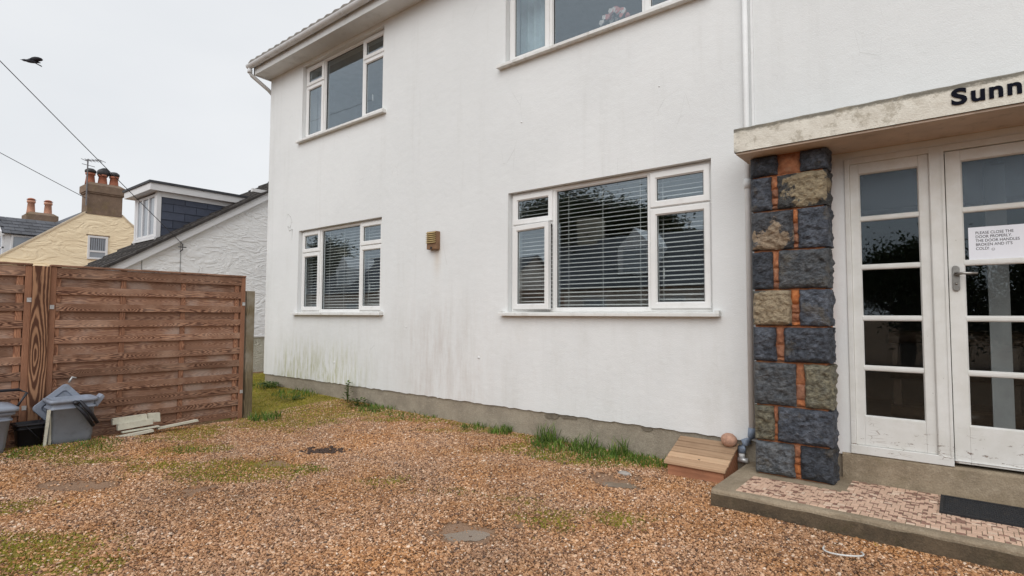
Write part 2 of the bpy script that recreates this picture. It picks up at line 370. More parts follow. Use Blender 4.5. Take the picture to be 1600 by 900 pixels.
def m_ground():
    s = NT('gravel_ground'); p = s.pos()
    a = s.n('Attribute', attribute_name='moss').outputs['Fac']; b = s.n('Attribute', attribute_name='mud').outputs['Fac']
    v = s.vor(p, 62, 'F1', 'Color'); vd = s.vor(p, 62)
    vx = s.xyz(v)[0]
    c = s.ramp(vx, [(0, (.10, .055, .030)), (.35, (.26, .14, .07)), (.7, (.40, .23, .12)), (1, (.54, .35, .21))])
    c = s.hsv(c, s.step(vd, .2, .8, 1.0, .45))
    c = s.hsv(c, s.step(s.noise(p, .9, 4), .3, .7, .85, 1.1))
    mos = s.mix(s.noise(p, 40, 5, .7), (.22, .19, .035), (.33, .25, .07)); mos = s.mix(s.step(s.noise(p, 3.5, 4), .4, .65), mos, (.19, .18, .03))
    c = s.mix(s.mul(a, .9), c, mos)
    mud = s.mix(s.noise(p, 9, 6, .7), (.25, .155, .10), (.34, .225, .155)); c = s.mix(s.mul(b, .92), c, mud)
    h = s.add(s.mul(s.math('SUBTRACT', 1., vd), .8), s.mul(s.noise(p, 120, 4, .7), .4))
    rough = .88
    return s.bsdf(c, rough, s.bump(h, .7, .012), spec=.15)
me.materials.append(m_ground()); tag(link('ground', me), kind='structure')

# puddles of muddy water
def m_puddle():
    s = NT('muddy_water'); p = s.pos()
    c = s.mix(s.noise(p, 7, 4), (.21, .155, .11), (.28, .215, .16))
    return s.bsdf(c, .10, s.bump(s.noise(p, 14, 2), .05, .01), spec=.4)
M_PUD = m_puddle()
for i, c in enumerate(PUD[:2]):
    k = 30; vs = []; cx, cy, rx, ry, an = c; zz = gzf(cx, cy)+.011
    for j in range(k):
        t = 2*math.pi*j/k; q = 1+.22*math.sin(2*t+i)+.12*math.sin(5*t+2*i)+.08*math.sin(9*t+i)
        u_, v_ = rx*.74*q*math.cos(t), ry*.74*q*math.sin(t)
        vs.append((cx+u_*math.cos(an)-v_*math.sin(an), cy+u_*math.sin(an)+v_*math.cos(an), zz))
    tag(MB().add(vs, [tuple(range(k))]).build('puddle', M_PUD), kind='structure')

# gravel: loose pea shingle, instanced stones on scattered points
def in_view(x, y, m=170):
    P = np.stack([x, y, gz(x, y)], 1)-np.array(CAM); d = P@np.array(fw)
    px = 800+FPX*(P@np.array(rv))/np.maximum(d, .01); py = 450-FPX*(P@np.array(uv))/np.maximum(d, .01)
    return (d > .8) & (px > -m) & (px < 1600+m) & (py < 900+m)
N = 640000
gx = rng.uniform(-8.2, 2.2, N); gy = rng.uniform(-.2, 5.02, N)
keep = in_view(gx, gy) & ~((gx > -1.42) & (gy > 4.03)) & ~((gx > -2.0) & (gx < -1.5) & (gy > 4.63)) & (gx > -7.4)
gx, gy = gx[keep], gy[keep]
mo, mu = moss_mask(gx, gy), mud_mask(gx, gy)
keep = rng.random(len(gx)) < (1-.72*mo)*(1-.97*mu)
gx, gy = gx[keep], gy[keep]
gs = .0056*np.exp(rng.normal(0, .30, len(gx)))*(1+.12*(fbm(gx*1.2, gy*1.2, 2, 11)-.5))
me = bpy.data.meshes.new('gravel'); me.vertices.add(len(gx))
me.vertices.foreach_set('co', np.stack([gx, gy, gz(gx, gy)+gs*.25+rng.random(len(gx))*.004], 1).astype(np.float32).ravel())
at = me.attributes.new('siz', 'FLOAT', 'POINT'); at.data.foreach_set('value', gs.astype(np.float32))
gravel = tag(link('gravel', me), 'loose orange-brown pea gravel covering the forecourt', 'gravel', kind='stuff')
def m_pebble():
    s = NT('pea_gravel'); rn = s.rand(); v = s.coord('Object')
    c = s.ramp(rn, [(0, (.085, .052, .036)), (.09, (.18, .086, .045)), (.30, (.36, .18, .086)), (.58, (.50, .268, .135)), (.82, (.61, .362, .205)), (.95, (.73, .50, .335)), (1, (.82, .67, .54))])
    p = s.pos(); big = s.noise(p, .9, 4, .6)
    c = s.hsv(c, s.step(big, .3, .7, .80, 1.05), s.step(s.noise(p, 1.7, 3), .3, .7, .94, 1.12))
    c = s.hsv(c, s.step(s.noise(p, 160, 3), .2, .8, .8, 1.2))
    return s.bsdf(c, s.step(rn, 0, 1, .35, .65), spec=.45)
ng = bpy.data.node_groups.new('scatter_stones', 'GeometryNodeTree')
ng.interface.new_socket('Geometry', in_out='INPUT', socket_type='NodeSocketGeometry'); ng.interface.new_socket('Geometry', in_out='OUTPUT', socket_type='NodeSocketGeometry')
G = lambda k: ng.nodes.new(k); L = ng.links.new
gi, go = G('NodeGroupInput'), G('NodeGroupOutput'); jn = G('GeometryNodeJoinGeometry')
for i in range(3):
    ico = G('GeometryNodeMeshIcoSphere'); ico.inputs['Radius'].default_value = 1; ico.inputs['Subdivisions'].default_value = 2
    nzn = G('ShaderNodeTexNoise'); nzn.noise_dimensions = '4D'; nzn.inputs['W'].default_value = i*7.3; nzn.inputs['Scale'].default_value = 1.0; nzn.inputs['Detail'].default_value = 1
    sub = G('ShaderNodeVectorMath'); sub.operation = 'SUBTRACT'; sub.inputs[1].default_value = (.5, .5, .5); L(nzn.outputs['Color'], sub.inputs[0])
    scl = G('ShaderNodeVectorMath'); scl.operation = 'SCALE'; scl.inputs['Scale'].default_value = 1.5; L(sub.outputs[0], scl.inputs[0])
    sp = G('GeometryNodeSetPosition'); L(ico.outputs['Mesh'], sp.inputs['Geometry']); L(scl.outputs[0], sp.inputs['Offset'])
    sm = G('GeometryNodeSetMaterial'); sm.inputs['Material'].default_value = None
    if i == 0: M_PEB = m_pebble()
    sm.inputs['Material'].default_value = M_PEB
    ss = G('GeometryNodeSetShadeSmooth'); L(sp.outputs[0], ss.inputs[0]); L(ss.outputs[0], sm.inputs[0])
    g2 = G('GeometryNodeGeometryToInstance'); L(sm.outputs[0], g2.inputs[0]); L(g2.outputs[0], jn.inputs[0])
iop = G('GeometryNodeInstanceOnPoints'); L(gi.outputs[0], iop.inputs['Points']); L(jn.outputs[0], iop.inputs['Instance']); iop.inputs['Pick Instance'].default_value = True
ri = G('FunctionNodeRandomValue'); ri.data_type = 'INT'; ri.inputs[4].default_value = 0; ri.inputs[5].default_value = 2; L(ri.outputs[2], iop.inputs['Instance Index'])
rr = G('FunctionNodeRandomValue'); rr.data_type = 'FLOAT_VECTOR'; rr.inputs[0].default_value = (-.5, -.5, 0); rr.inputs[1].default_value = (.5, .5, 6.28); rr.inputs['Seed'].default_value = 4
L(rr.outputs[0], iop.inputs['Rotation'])
rs = G('FunctionNodeRandomValue'); rs.data_type = 'FLOAT_VECTOR'; rs.inputs[0].default_value = (.95, .65, .45); rs.inputs[1].default_value = (1.35, 1.05, .8); rs.inputs['Seed'].default_value = 9
na = G('GeometryNodeInputNamedAttribute'); na.data_type = 'FLOAT'; na.inputs[0].default_value = 'siz'
ms = G('ShaderNodeVectorMath'); ms.operation = 'SCALE'; L(rs.outputs[0], ms.inputs[0]); L(na.outputs[0], ms.inputs['Scale']); L(ms.outputs[0], iop.inputs['Scale'])
L(iop.outputs[0], go.inputs[0])
gm = gravel.modifiers.new('stones', 'NODES'); gm.node_group = ng

# a little heap of dark soil turned up in the gravel
so = MB(); M_SOIL = plain('dark_soil', (.065, .040, .030), .9, .3, 30, .6, 60)
for _ in range(150):
    a, d = random.uniform(0, 6.28), random.gauss(0, .5); cx, cy = -4.98+.20*d*math.cos(.65)-.07*random.gauss(0, 1)*math.sin(.65), 3.17+.20*d*math.sin(.65)+.07*random.gauss(0, 1)*math.cos(.65)
    r_ = random.uniform(.008, .022); cz = gzf(cx, cy)+.012*max(0, 1-abs(d))+.004
    so.lathe([(r_*.2, -r_*.5), (r_*random.uniform(.8, 1.2), -.1*r_), (r_*random.uniform(.6, 1), r_*.4), (r_*.15, r_*.7)], (cx, cy, cz), 6)
tag(so.build('soil', M_SOIL), 'small heap of dark turned soil in the gravel', 'soil', kind='stuff')

# ------------------------------------------------------------------ vegetation
def m_leaf(name, stops, tr=.25):
    s = NT(name); c = s.ramp(s.island(), stops); p = s.pos(); c = s.hsv(c, s.step(s.noise(p, 6, 3), .3, .7, .75, 1.2))
    b = s.n('BsdfPrincipled'); s.put(b.inputs['Base Color'], c); b.inputs['Roughness'].default_value = .55; b.inputs['Specular IOR Level'].default_value = .3
    t = s.n('BsdfTranslucent'); s.put(t.inputs[0], c); mx = s.n('MixShader'); mx.inputs[0].default_value = tr
    s.t.links.new(b.outputs[0], mx.inputs[1]); s.t.links.new(t.outputs[0], mx.inputs[2]); s.t.links.new(mx.outputs[0], s.out.inputs[0]); return s.m
M_MOSS = m_leaf('moss_tufts', [(0, (.15, .17, .018)), (.35, (.30, .29, .03)), (.7, (.43, .36, .055)), (1, (.50, .35, .12))])
M_GRASS = m_leaf('grass_blades', [(0, (.05, .10, .018)), (.5, (.11, .20, .03)), (.85, (.19, .28, .055)), (1, (.34, .30, .13))])
M_WEED = m_leaf('weed_leaves', [(0, (.03, .06, .012)), (.5, (.06, .11, .02)), (1, (.12, .17, .03))])
def blades(mb, x, y, z, n, rad, h, w, lean=.5):
    for _ in range(n):
        a = random.uniform(0, 6.283); d = rad*math.sqrt(random.random()); bx, by = x+d*math.cos(a), y+d*math.sin(a); bz = gzf(bx, by)-.004 if z is None else z
        hh = h*random.uniform(.45, 1.15); t = random.uniform(0, 6.283); le = hh*lean*random.uniform(.2, 1.2); ww = w*random.uniform(.7, 1.3)
        s_ = random.uniform(0, 6.283); sx, sy = math.cos(s_)*ww, math.sin(s_)*ww; lx, ly = math.cos(t)*le, math.sin(t)*le
        mb.add([(bx-sx, by-sy, bz), (bx+sx, by+sy, bz), (bx+lx*.35-sx*.8, by+ly*.35-sy*.8, bz+hh*.6), (bx+lx*.35+sx*.8, by+ly*.35+sy*.8, bz+hh*.6), (bx+lx, by+ly, bz+hh*.95)],
               [(0, 1, 3, 2), (2, 3, 4)])
# moss and short grass creeping over the gravel
n = 330000
qx = rng.uniform(-11.5, 1, n); qy = rng.uniform(.1, 6.4, n); kp = in_view(qx, qy, 250) & (rng.random(n) < moss_mask(qx, qy)) & (qy < 5.0+2*(qx < -9.8)) & ~((qx > -1.43) & (qy > 4)) & ~((qx < -7.4) & (qy < 3.4))
qx, qy = qx[kp], qy[kp]; qz = gz(qx, qy); k = len(qx)
hh = rng.uniform(.008, .024, k)*(.7+.6*fbm(qx*4, qy*4, 3, 21)); th = rng.uniform(0, 6.28, k); wd = rng.uniform(.0025, .0055, k); le = rng.uniform(-.014, .014, (k, 2))
V = np.empty((k, 3, 3)); dx, dy = np.cos(th)*wd, np.sin(th)*wd
V[:, 0] = np.stack([qx-dx, qy-dy, qz], 1); V[:, 1] = np.stack([qx+dx, qy+dy, qz], 1); V[:, 2] = np.stack([qx+le[:, 0], qy+le[:, 1], qz+hh], 1)
me = bpy.data.meshes.new('moss'); me.vertices.add(3*k); me.vertices.foreach_set('co', V.astype(np.float32).ravel())
me.loops.add(3*k); me.loops.foreach_set('vertex_index', np.arange(3*k, dtype=np.int32)); me.polygons.add(k); me.polygons.foreach_set('loop_start', np.arange(0, 3*k, 3, dtype=np.int32))
me.update(calc_edges=True); me.materials.append(M_MOSS)
tag(link('moss', me), 'yellow-green moss and fine grass patches in the gravel', 'moss', kind='stuff')

gmb = MB()
def clump(x, y, spec):
    for n, rad, h, w, le in spec: blades(gmb, x, y, None, n, rad, h, w, le)
clump(-3.45, 4.88, [(80, .12, .22, .0045, .6), (150, .22, .07, .005, .7)]); clump(-2.98, 4.90, [(45, .13, .19, .0045, .6), (120, .2, .06, .005, .7)])
clump(-2.6, 4.90, [(50, .10, .20, .0045, .65), (160, .26, .06, .005, .7)]); clump(-3.25, 4.84, [(260, .3, .10, .005, 1.0)]); clump(-2.75, 4.86, [(260, .3, .09, .005, 1.0)]); clump(-2.25, 4.84, [(160, .18, .08, .005, .7)])
clump(-4.52, 4.89, [(120, .17, .08, .004, .65)]); clump(-4.12, 4.90, [(140, .14, .11, .005, .6)]); clump(-9.5, 4.86, [(160, .3, .10, .006, .6)])
clump(-7.05, 3.62, [(140, .2, .12, .006, .7)]); clump(-6.95, 1.55, [(150, .22, .04, .004, .8)]); clump(-6.88, 1.85, [(140, .2, .05, .004, .8)])
clump(-6.9, 1.22, [(90, .14, .05, .004, .7)]); clump(-6.35, 4.86, [(220, .3, .08, .006, .7)]); clump(-8.3, 4.82, [(220, .4, .09, .006, .7)])
clump(-4.5, 2.7, [(60, .12, .035, .004, .8)]); clump(-6.0, 2.33, [(110, .16, .035, .004, .8)]); clump(-3.1, 4.62, [(300, .35, .045, .004, .8)]); clump(-2.6, 4.65, [(300, .3, .045, .004, .8)])
clump(-5.6, 4.88, [(160, .35, .06, .005, .7)]); clump(-4.98, 2.25, [(130, .34, .028, .004, .9)]); clump(-4.2, .72, [(150, .3, .025, .003, .9)])
tag(gmb.build('grass', M_GRASS), 'green grass blades along the plinth, the fence and in the gravel', 'grass', kind='stuff')
def leafy(name, x, y, n, h, rad, lf, label):
    mb = MB(); z0 = gzf(x, y)
    for i in range(n):
        a = random.uniform(0, 6.28); hz = h*random.random()**.8; d = rad*(1-.6*hz/h)*random.random()**.6
        c = Vector((x+d*math.cos(a), y+d*math.sin(a), z0+hz)); t = Vector((math.cos(a), math.sin(a), random.uniform(-.3, .6))).normalized()
        sd_ = t.cross(Vector((0, 0, 1))).normalized(); l = lf*random.uniform(.6, 1.3)
        b0 = Vector((x, y, z0+hz*.25)); mb.add([b0-sd_*.0015, b0+sd_*.0015, c+t*l*.1], [(0, 1, 2)])
        mb.add([c, c+t*l*.5+sd_*l*.32, c+t*l, c+t*l*.5-sd_*l*.32], [(0, 1, 2, 3)])
    root = mb.build(name, M_WEED); tag(root, label, 'weed', 'weeds growing out of the gravel')
    st = MB()
    for i in range(3): st.tube([(x, y, z0-.01), (x+random.uniform(-1, 1)*rad*.3, y+random.uniform(-1, 1)*rad*.3, z0+h)], [.004, .002], 5)
    st.build('stem', M_WEED, root)
leafy('weed', -7.05, 4.88, 90, .30, .10, .05, 'tallest dark leafy weed against the plinth below the small far window')
leafy('weed', -6.72, 4.82, 120, .10, .22, .05, 'low dandelion-like weed just right of the tallest weed')
leafy('weed', -9.2, 4.8, 110, .10, .25, .06, 'broad-leaved weed near the far house corner')
leafy('weed', -7.9, 4.5, 70, .05, .2, .05, 'flat weed rosette on the moss before the far window')

# ------------------------------------------------------------------ the white house
house = empty('house', (-9.8, 5, 0), 'white rendered two-storey house with stone porch pillar and concrete canopy', 'house')
HX1 = 7.0
WIN = [(-8.72, -6.47, 1.40, 2.79), (-8.70, -6.48, 4.35, 5.655), (-4.10, -1.71, 1.40, 2.805), (-4.15, -1.75, 4.37, 5.665)]
DOORH = (-.665, 1.30, .31, 2.60)
def holed_wall(mb, x0, x1, z0, z1, yf, yb, holes):
    X = sorted({x0, x1, *[h[0] for h in holes], *[h[1] for h in holes]}); Z = sorted({z0, z1, *[h[2] for h in holes], *[h[3] for h in holes]})
    for i in range(len(X)-1):
        for j in range(len(Z)-1):
            cx, cz = (X[i]+X[i+1])/2, (Z[j]+Z[j+1])/2
            if any(h[0] < cx < h[1] and h[2] < cz < h[3] for h in holes): continue
            a, b, c, d = X[i], X[i+1], Z[j], Z[j+1]
            mb.add([(a, yf, c), (b, yf, c), (b, yf, d), (a, yf, d)], [(0, 1, 2, 3)]); mb.add([(a, yb, c), (b, yb, c), (b, yb, d), (a, yb, d)], [(3, 2, 1, 0)])
    for a, b, c, d in holes:
        mb.add([(a, yf, c), (b, yf, c), (b, yf, d), (a, yf, d), (a, yb, c), (b, yb, c), (b, yb, d), (a, yb, d)], [(0, 4, 5, 1), (1, 5, 6, 2), (2, 6, 7, 3), (3, 7, 4, 0)])
w = MB(); holed_wall(w, -9.8, HX1, .36, 5.73, 5.0, 5.28, WIN+[(DOORH[0], DOORH[1], .36, DOORH[3])])
# ragged lower lip of the render
prev = None; x = -9.8
while x < HX1-.001:
    x2 = min(x+random.uniform(.03, .09), HX1)
    if x < DOORH[0] < x2: x2 = DOORH[0]
    if DOORH[0] <= x < DOORH[1]: x = DOORH[1]; prev = None; continue
    za = prev if prev is not None else .30; zb = .298+random.uniform(-.006, .008); prev = zb
    w.add([(x, 5.0, za), (x2, 5.0, zb), (x2, 5.0, .36), (x, 5.0, .36), (x, 5.04, za), (x2, 5.04, zb)], [(0, 1, 2, 3), (0, 4, 5, 1)]); x = x2
w.add([(-9.8, 5.0, .3), (-9.8, 14, .3), (-9.8, 14, 5.73), (-9.8, 9.5, 9.15), (-9.8, 5.0, 5.73)], [(4, 3, 2, 1, 0)])
w.add([(HX1, 5.0, 0), (HX1, 14, 0), (HX1, 14, 5.73), (HX1, 9.5, 9.15), (HX1, 5.0, 5.73)], [(0, 1, 2, 3, 4)]); w.add([(-9.8, 14, 0), (HX1, 14, 0), (HX1, 14, 5.73), (-9.8, 14, 5.73)], [(0, 1, 2, 3)])
wall = w.build('wall', M_RENDER, house)
pl = MB(); pl.box(-9.78, DOORH[0]-.02, 5.022, 5.26, -.2, .31); pl.box(DOORH[1]+.02, HX1, 5.022, 5.26, -.2, .31); pl.box(-9.78, -9.5, 5.27, 14, -.2, .31); pl.build('plinth', M_PLINTH, house)
# lumps of spalled render stuck on the plinth
for x0, z0, w0, h0 in [(-3.58, .235, .20, .05), (-3.38, .26, .22, .03), (-2.42, .25, .12, .045)]:
    k = 12; pts = [(x0+w0*(.5+.5*math.cos(t))*1+random.uniform(-.01, .01), min(z0+h0*(.5+.5*math.sin(t))*1.3+random.uniform(-.01, .01), .30)) for t in [2*math.pi*i/k for i in range(k)]]
    MB().prism(pts, 1, 5.012, 5.03).build('render_patch', plain('bare_render', (.17, .145, .11), .9, .2, 20, .4, 60), house)

MB().tube([(x, 5.0005, z) for x, z in ((-9.13, 3.03), (-9.09, 3.13), (-9.0, 3.07), (-8.95, 2.97), (-9.01, 2.87), (-9.08, 2.91), (-9.03, 2.82), (-8.93, 2.84), (-8.94, 2.65))], [.002, .004, .006, .004, .007, .008, .006, .008, .002], 6).build('cable_scar', plain('exposed_grey_render', (.42, .42, .41), .9, .2, 30), house)
for x, z, r_ in ((-4.55, .85, .02), (-7.6, .62, .018), (-3.9, 3.62, .012), (-2.2, 3.6, .010), (-5.9, 1.2, .012)): MB().lathe([(r_*.2, -.004), (r_, 0), (r_*.6, .006), (r_*.1, .008)], (0, 0, 0), 8).build('paint_drip', M_RENDER, house, True, (x, 4.999, z)).rotation_euler.x = R(90)
# --- windows
def pane(name, x0, x1, z0, z1, y, parent, mat=M_GLASS, th=.004): return MB().box(x0, x1, y, y+th, z0, z1).build(name, mat, parent)
def window(x0, x1, z0, z1, ajar=False):
    yf, yb = 5.072, 5.14
    a, b = x0+.255*(x1-x0), x0+.735*(x1-x0)   # mullion positions
    F = MB(); t = .045; F.ring(x0+.003, x1-.003, z0+.003, z1-.003, t, yf, yb, .008)
    zt = z0+.725*(z1-z0)
    for xm in (a, b): F.box(xm-.022, xm+.022, yf+.001, yb-.001, z0+t-.002, z1-t+.002)
    F.box(x0+t-.002, a-.022, yf+.0015, yb-.0015, zt-.02, zt+.02); F.box(b+.022, x1-t+.002, yf+.0015, yb-.0015, zt-.02, zt+.02)
    root = F.build('window', M_UPVC, house)
    # centre light
    pane('pane', a+.022, b-.022, z0+t-.004, z1-t+.004, yf+.03, root)
    MB().ring(a+.020, b-.020, z0+t-.002, z1-t+.002, .010, yf+.012, yf+.03, .004, .002).build('gasket', M_UPVC, root)
    MB().ring(a+.030, b-.030, z0+t+.008, z1-t-.008, .006, yf+.020, yf+.029, .002, .001).build('gasket', M_SEAL, root)
    for (c, d, e, f, k) in ((x0+t-.012, a-.012, zt+.008, z1-t+.012, 0), (x0+t-.012, a-.012, z0+t-.012, zt-.008, 1), (b+.012, x1-t+.012, zt+.008, z1-t+.012, 2), (b+.012, x1-t+.012, z0+t-.012, zt-.008, 3)):
        ys = yf-.022
        # built about its own hinge side so that it can stand ajar
        S_ = MB().ring(0, d-c, 0, f-e, .068, 0, .05, .016).build('casement', M_UPVC, root, loc=(c, ys, e))
        o = MB().box(.062, d-c-.062, .026, .03, .062, f-e-.062).build('pane', M_GLASS, root, loc=(c, ys, e))
        g_ = MB().ring(.062, d-c-.062, .062, f-e-.062, .008, .018, .0255, .002, .001).build('gasket', M_SEAL, root, loc=(c, ys, e))
        if ajar and k == 1:
            for q in (S_, o, g_): q.rotation_euler.z = -R(7.5)
        if k == 3: bevel(MB().box(c+.075, c+.092, yf+.10, yf+.115, e+.30, e+.40).build('handle', M_UPVC, root), .004)
    sl = MB(); sl.prism([(4.925, z0-.040), (4.925, z0-.012), (4.93, z0-.006), (5.075, z0+.006), (5.075, z0-.04)], 0, x0-.085, x1+.075).build('sill', M_SILL, root)
    for xx in (x0-.08, x1+.03): MB().box(xx, xx+.04, 4.94, 5.0, z0-.004, z0+.014).build('sill_end', M_SILL, root)
    # lining and room behind the glass
    return root
for i, (x0, x1, z0, z1) in enumerate(WIN):
    window(x0, x1, z0, z1, ajar=(i == 2))
    zf = .35 if z0 < 3 else 3.05; r_ = MB(); X0, X1, Y0, Y1, Z0, Z1 = x0-.5, x1+.4, 5.285, 8.6, zf, zf+2.62
    r_.add([(X0, Y0, Z0), (X1, Y0, Z0), (X1, Y1, Z0), (X0, Y1, Z0), (X0, Y0, Z1), (X1, Y0, Z1), (X1, Y1, Z1), (X0, Y1, Z1)], [(0, 1, 2, 3), (7, 6, 5, 4), (1, 5, 6, 2), (2, 6, 7, 3), (3, 7, 4, 0)])
    r_.build('room', M_ROOM, house)

# --- eaves: soffit, fascia, gutter, brackets, roof with first course of tiles
ev = MB(); ev.box(-9.8, HX1, 4.715, 5.0, 5.716, 5.73); ev.build('soffit', M_SOFFIT, house)
MB().box(-9.83, HX1, 4.69, 4.714, 5.708, 5.90).build('fascia', M_SOFFIT, house)
MB().prism([(4.69, 5.708), (5.02, 5.70), (5.02, 6.13), (4.69, 5.90)], 0, -9.845, -9.805).build('verge_end', M_SOFFIT, house)
def gutter():
    mb = MB(); n = 9; cy, cz, ro, ri = 4.628, 5.872, .060, .054; pts = []
    for i in range(n+1): t = math.pi+math.pi*i/n; pts.append((cy+ro*math.cos(t), cz+ro*math.sin(t)))
    inner = [(cy+ri*math.cos(math.pi+math.pi*i/n), cz+ri*math.sin(math.pi+math.pi*i/n)) for i in range(n, -1, -1)]
    mb.prism(pts+inner, 0, -9.9, HX1); mb.prism(pts, 0, -9.912, -9.9); return mb
gt = gutter().build('gutter', M_GUT, house)
xk = -9.55
while xk < HX1:
    b = MB(); n = 8; pts = [(4.628+.066*math.cos(math.pi+math.pi*i/n), 5.872+.066*math.sin(math.pi+math.pi*i/n)) for i in range(n+1)]
    b.prism(pts+[(4.70, 5.875), (4.70, 5.80), ], 0, xk-.015, xk+.015); b.build('bracket', M_GUT, gt); xk += .86
sw = MB(); sw.tube([(-9.86, 4.628, 5.83), (-9.86, 4.628, 5.745), (-9.86, 4.66, 5.70), (-9.855, 4.98, 5.53), (-9.86, 5.06, 5.47), (-9.87, 5.10, 5.38), (-9.87, 5.10, .1)], .034, 12)
sw.tube([(-9.86, 4.628, 5.80), (-9.86, 4.628, 5.735)], .042, 12); sw.build('downpipe', M_GUT, house, True)
M_TILE = plain('concrete_roof_tile', (.20, .18, .165), .85, .2, 9, .5, 60, dirt=(.20, .20, .13), dirt_amt=.5, objrand=.15)
rf = MB(); rf.prism([(4.64, 5.915), (9.5, 9.32), (14.36, 5.915), (14.36, 5.85), (9.5, 9.25), (4.66, 5.86)], 0, -9.86, HX1+.06); roof = rf.build('roof', M_TILE, house)
n = 8; prof = []
for i in range(n+1): u_ = i/n; prof.append((u_*.215, .012+.032*max(0, math.sin(u_*math.pi*1.0))**1.5))
tl = MB(); vs = []; 
for yy, zz in ((-.035, -.018), (.36, .258)):
    for a, h in prof: vs.append((a, yy, zz+h+.008))
    for a, h in prof: vs.append((a, yy, zz-.012+h*.4))
k = n+1; fs = []
for i in range(n): fs += [(i, i+1, 2*k+i+1, 2*k+i), (k+i+1, k+i, 3*k+i, 3*k+i+1), (i+1, i, k+i, k+i+1)]
fs += [(0, 2*k, 3*k, k), (n, k+n, 3*k+n, 2*k+n)]
tl.add(vs, fs); tme = bpy.data.meshes.new('tile'); tme.from_pydata(tl.v, [], tl.f); tme.materials.append(M_TILE)
xk = -9.90; 
while xk < HX1-.2: link('tile', tme, roof, (xk, 4.645, 5.925)); xk += .218

# --- porch canopy, lettering
cn = MB(); CX0, CX1 = -1.355, 2.05
def canopy():
    nxs = 60; mb = MB(); xs_ = [CX0+(CX1-CX0)*i/nxs for i in range(nxs+1)]
    prof = [(5.0, 2.862), (4.512, 2.862), (4.5, 2.852), (4.5, 2.76), (4.5, 2.668)]
    vs = []
    for x in xs_:
        for j, (y, z) in enumerate(prof):
            q = random.uniform(-.004, .004) if j in (1, 2) else random.uniform(-.0015, .0015); vs.append((x, y+q, z+(q if j < 3 else 0)))
    p = len(prof); fs = [(i*p+j, i*p+j+1, (i+1)*p+j+1, (i+1)*p+j) for i in range(nxs) for j in range(p-1)]
    vs += [(CX0, 5.0, 2.668), (CX1, 5.0, 2.668)]; fs += [(4, 3, 2, 1, 0, len(vs)-2), tuple(nxs*p+j for j in range(p))+(len(vs)-1,)]
    return mb.add(vs, fs)
canopy_o = canopy().build('canopy', M_CANOPY, house)
us = MB().box(CX0+.012, CX1-.012, 4.515, 4.995, 2.652, 2.669).build('underside', M_SOFFITC, canopy_o)
M_INK = plain('black_letter', (.008, .009, .016), .9, spec=.08)
def text_mesh(body, size, extrude=.0, bold=0.):
    cu = bpy.data.curves.new('t', 'FONT'); cu.body = body; cu.size = size; cu.extrude = extrude; cu.offset = bold; cu.resolution_u = 6
    o = bpy.data.objects.new('t', cu); col.objects.link(o); dg = bpy.context.evaluated_depsgraph_get()
    me = bpy.data.meshes.new_from_object(o.evaluated_get(dg)); bpy.data.objects.remove(o); bpy.data.curves.remove(cu); return me
for ch, xa, xb, zz in (('S', .008, .088, 2.727), ('u', .106, .174, 2.727), ('n', .193, .259, 2.727), ('n', .278, .344, 2.727), ('y', .356, .428, 2.727)):
    me = text_mesh(ch, .142, .004, .0042); co = np.array([v.co for v in me.vertices]); wx = co[:, 0].max()-co[:, 0].min()
    me.transform(Matrix.Translation((-co[:, 0].min(), 0, 0))); me.transform(Matrix.Diagonal(((xb-xa)/wx, 1, 1, 1)))
    me.transform(Matrix.Rotation(R(90), 4, 'X')); me.materials.append(M_INK); link('letter', me, canopy_o, (xa, 4.496, zz))

# --- stone pillar
def m_stone(name, c1, c2, tan=None, tan_at=(.5, .5, .3)):
    s = NT(name); v = s.coord(); sh = s.n('VectorMath', operation='ADD'); s.put(sh.inputs[0], v); s.put(sh.inputs[1], s.cxyz(s.mul(s.rand(), 30.), 0., s.mul(s.rand(), 17.))); w = sh.outputs[0]
    n1 = s.noise(w, 9, 8, .7); n2 = s.noise(s.map(w, (1, 1, 1.5), (0, 0, 0), (0, .5, 0)), 24, 6, .72)
    c = s.mix(s.step(n1, .32, .68), c1, c2); c = s.hsv(c, s.step(n2, .30, .72, .42, 1.6))
    c = s.hsv(c, s.math('MULTIPLY_ADD', s.rand(), .7, .65))
    c = s.mix(s.mul(.5, s.step(s.noise(w, 5, 6, .7), .56, .68)), c, (.16, .135, .095))
    c = s.mix(s.step(s.noise(s.map(w, (1, 1, 2.2), (3, 1, 2)), 22, 6, .75), .64, .70), c, (.26, .27, .28))
    if tan:
        d = s.n('VectorMath', operation='DISTANCE'); s.put(d.inputs[0], v); d.inputs[1].default_value = (tan_at[0], 4.675, tan_at[1]); dd = d.outputs['Value']
        msk = s.step(s.add(dd, s.mul(s.add(s.noise(v, 9, 7, .7), -.5), .42)), tan_at[2], tan_at[2]-.03); c = s.mix(s.mul(msk, .92), c, s.hsv(tan, s.step(n2, .25, .75, .55, 1.35)))
    return s.bsdf(c, .7, s.bump(s.add(n2, s.mul(s.noise(w, 110, 4), .25)), 1., .030), spec=.45)
M_ST = m_stone('blue_grey_granite', (.040, .047, .062), (.10, .112, .135))
M_ST2 = m_stone('olive_granite', (.20, .18, .12), (.12, .115, .09))
M_ST3 = m_stone('grey_granite', (.13, .135, .14), (.075, .085, .098))
M_STTAN = m_stone('tan_stained_granite', (.05, .052, .055), (.08, .082, .08), (.36, .29, .185), (.04, .03, .17))
M_STTAN2 = m_stone('tan_faced_granite', (.06, .062, .06), (.10, .10, .09), (.39, .31, .205), (.03, 0., .20))
M_STTAN3 = m_stone('low_tan_granite', (.05, .054, .062), (.085, .09, .10), (.38, .29, .20), (0., -.08, .14))
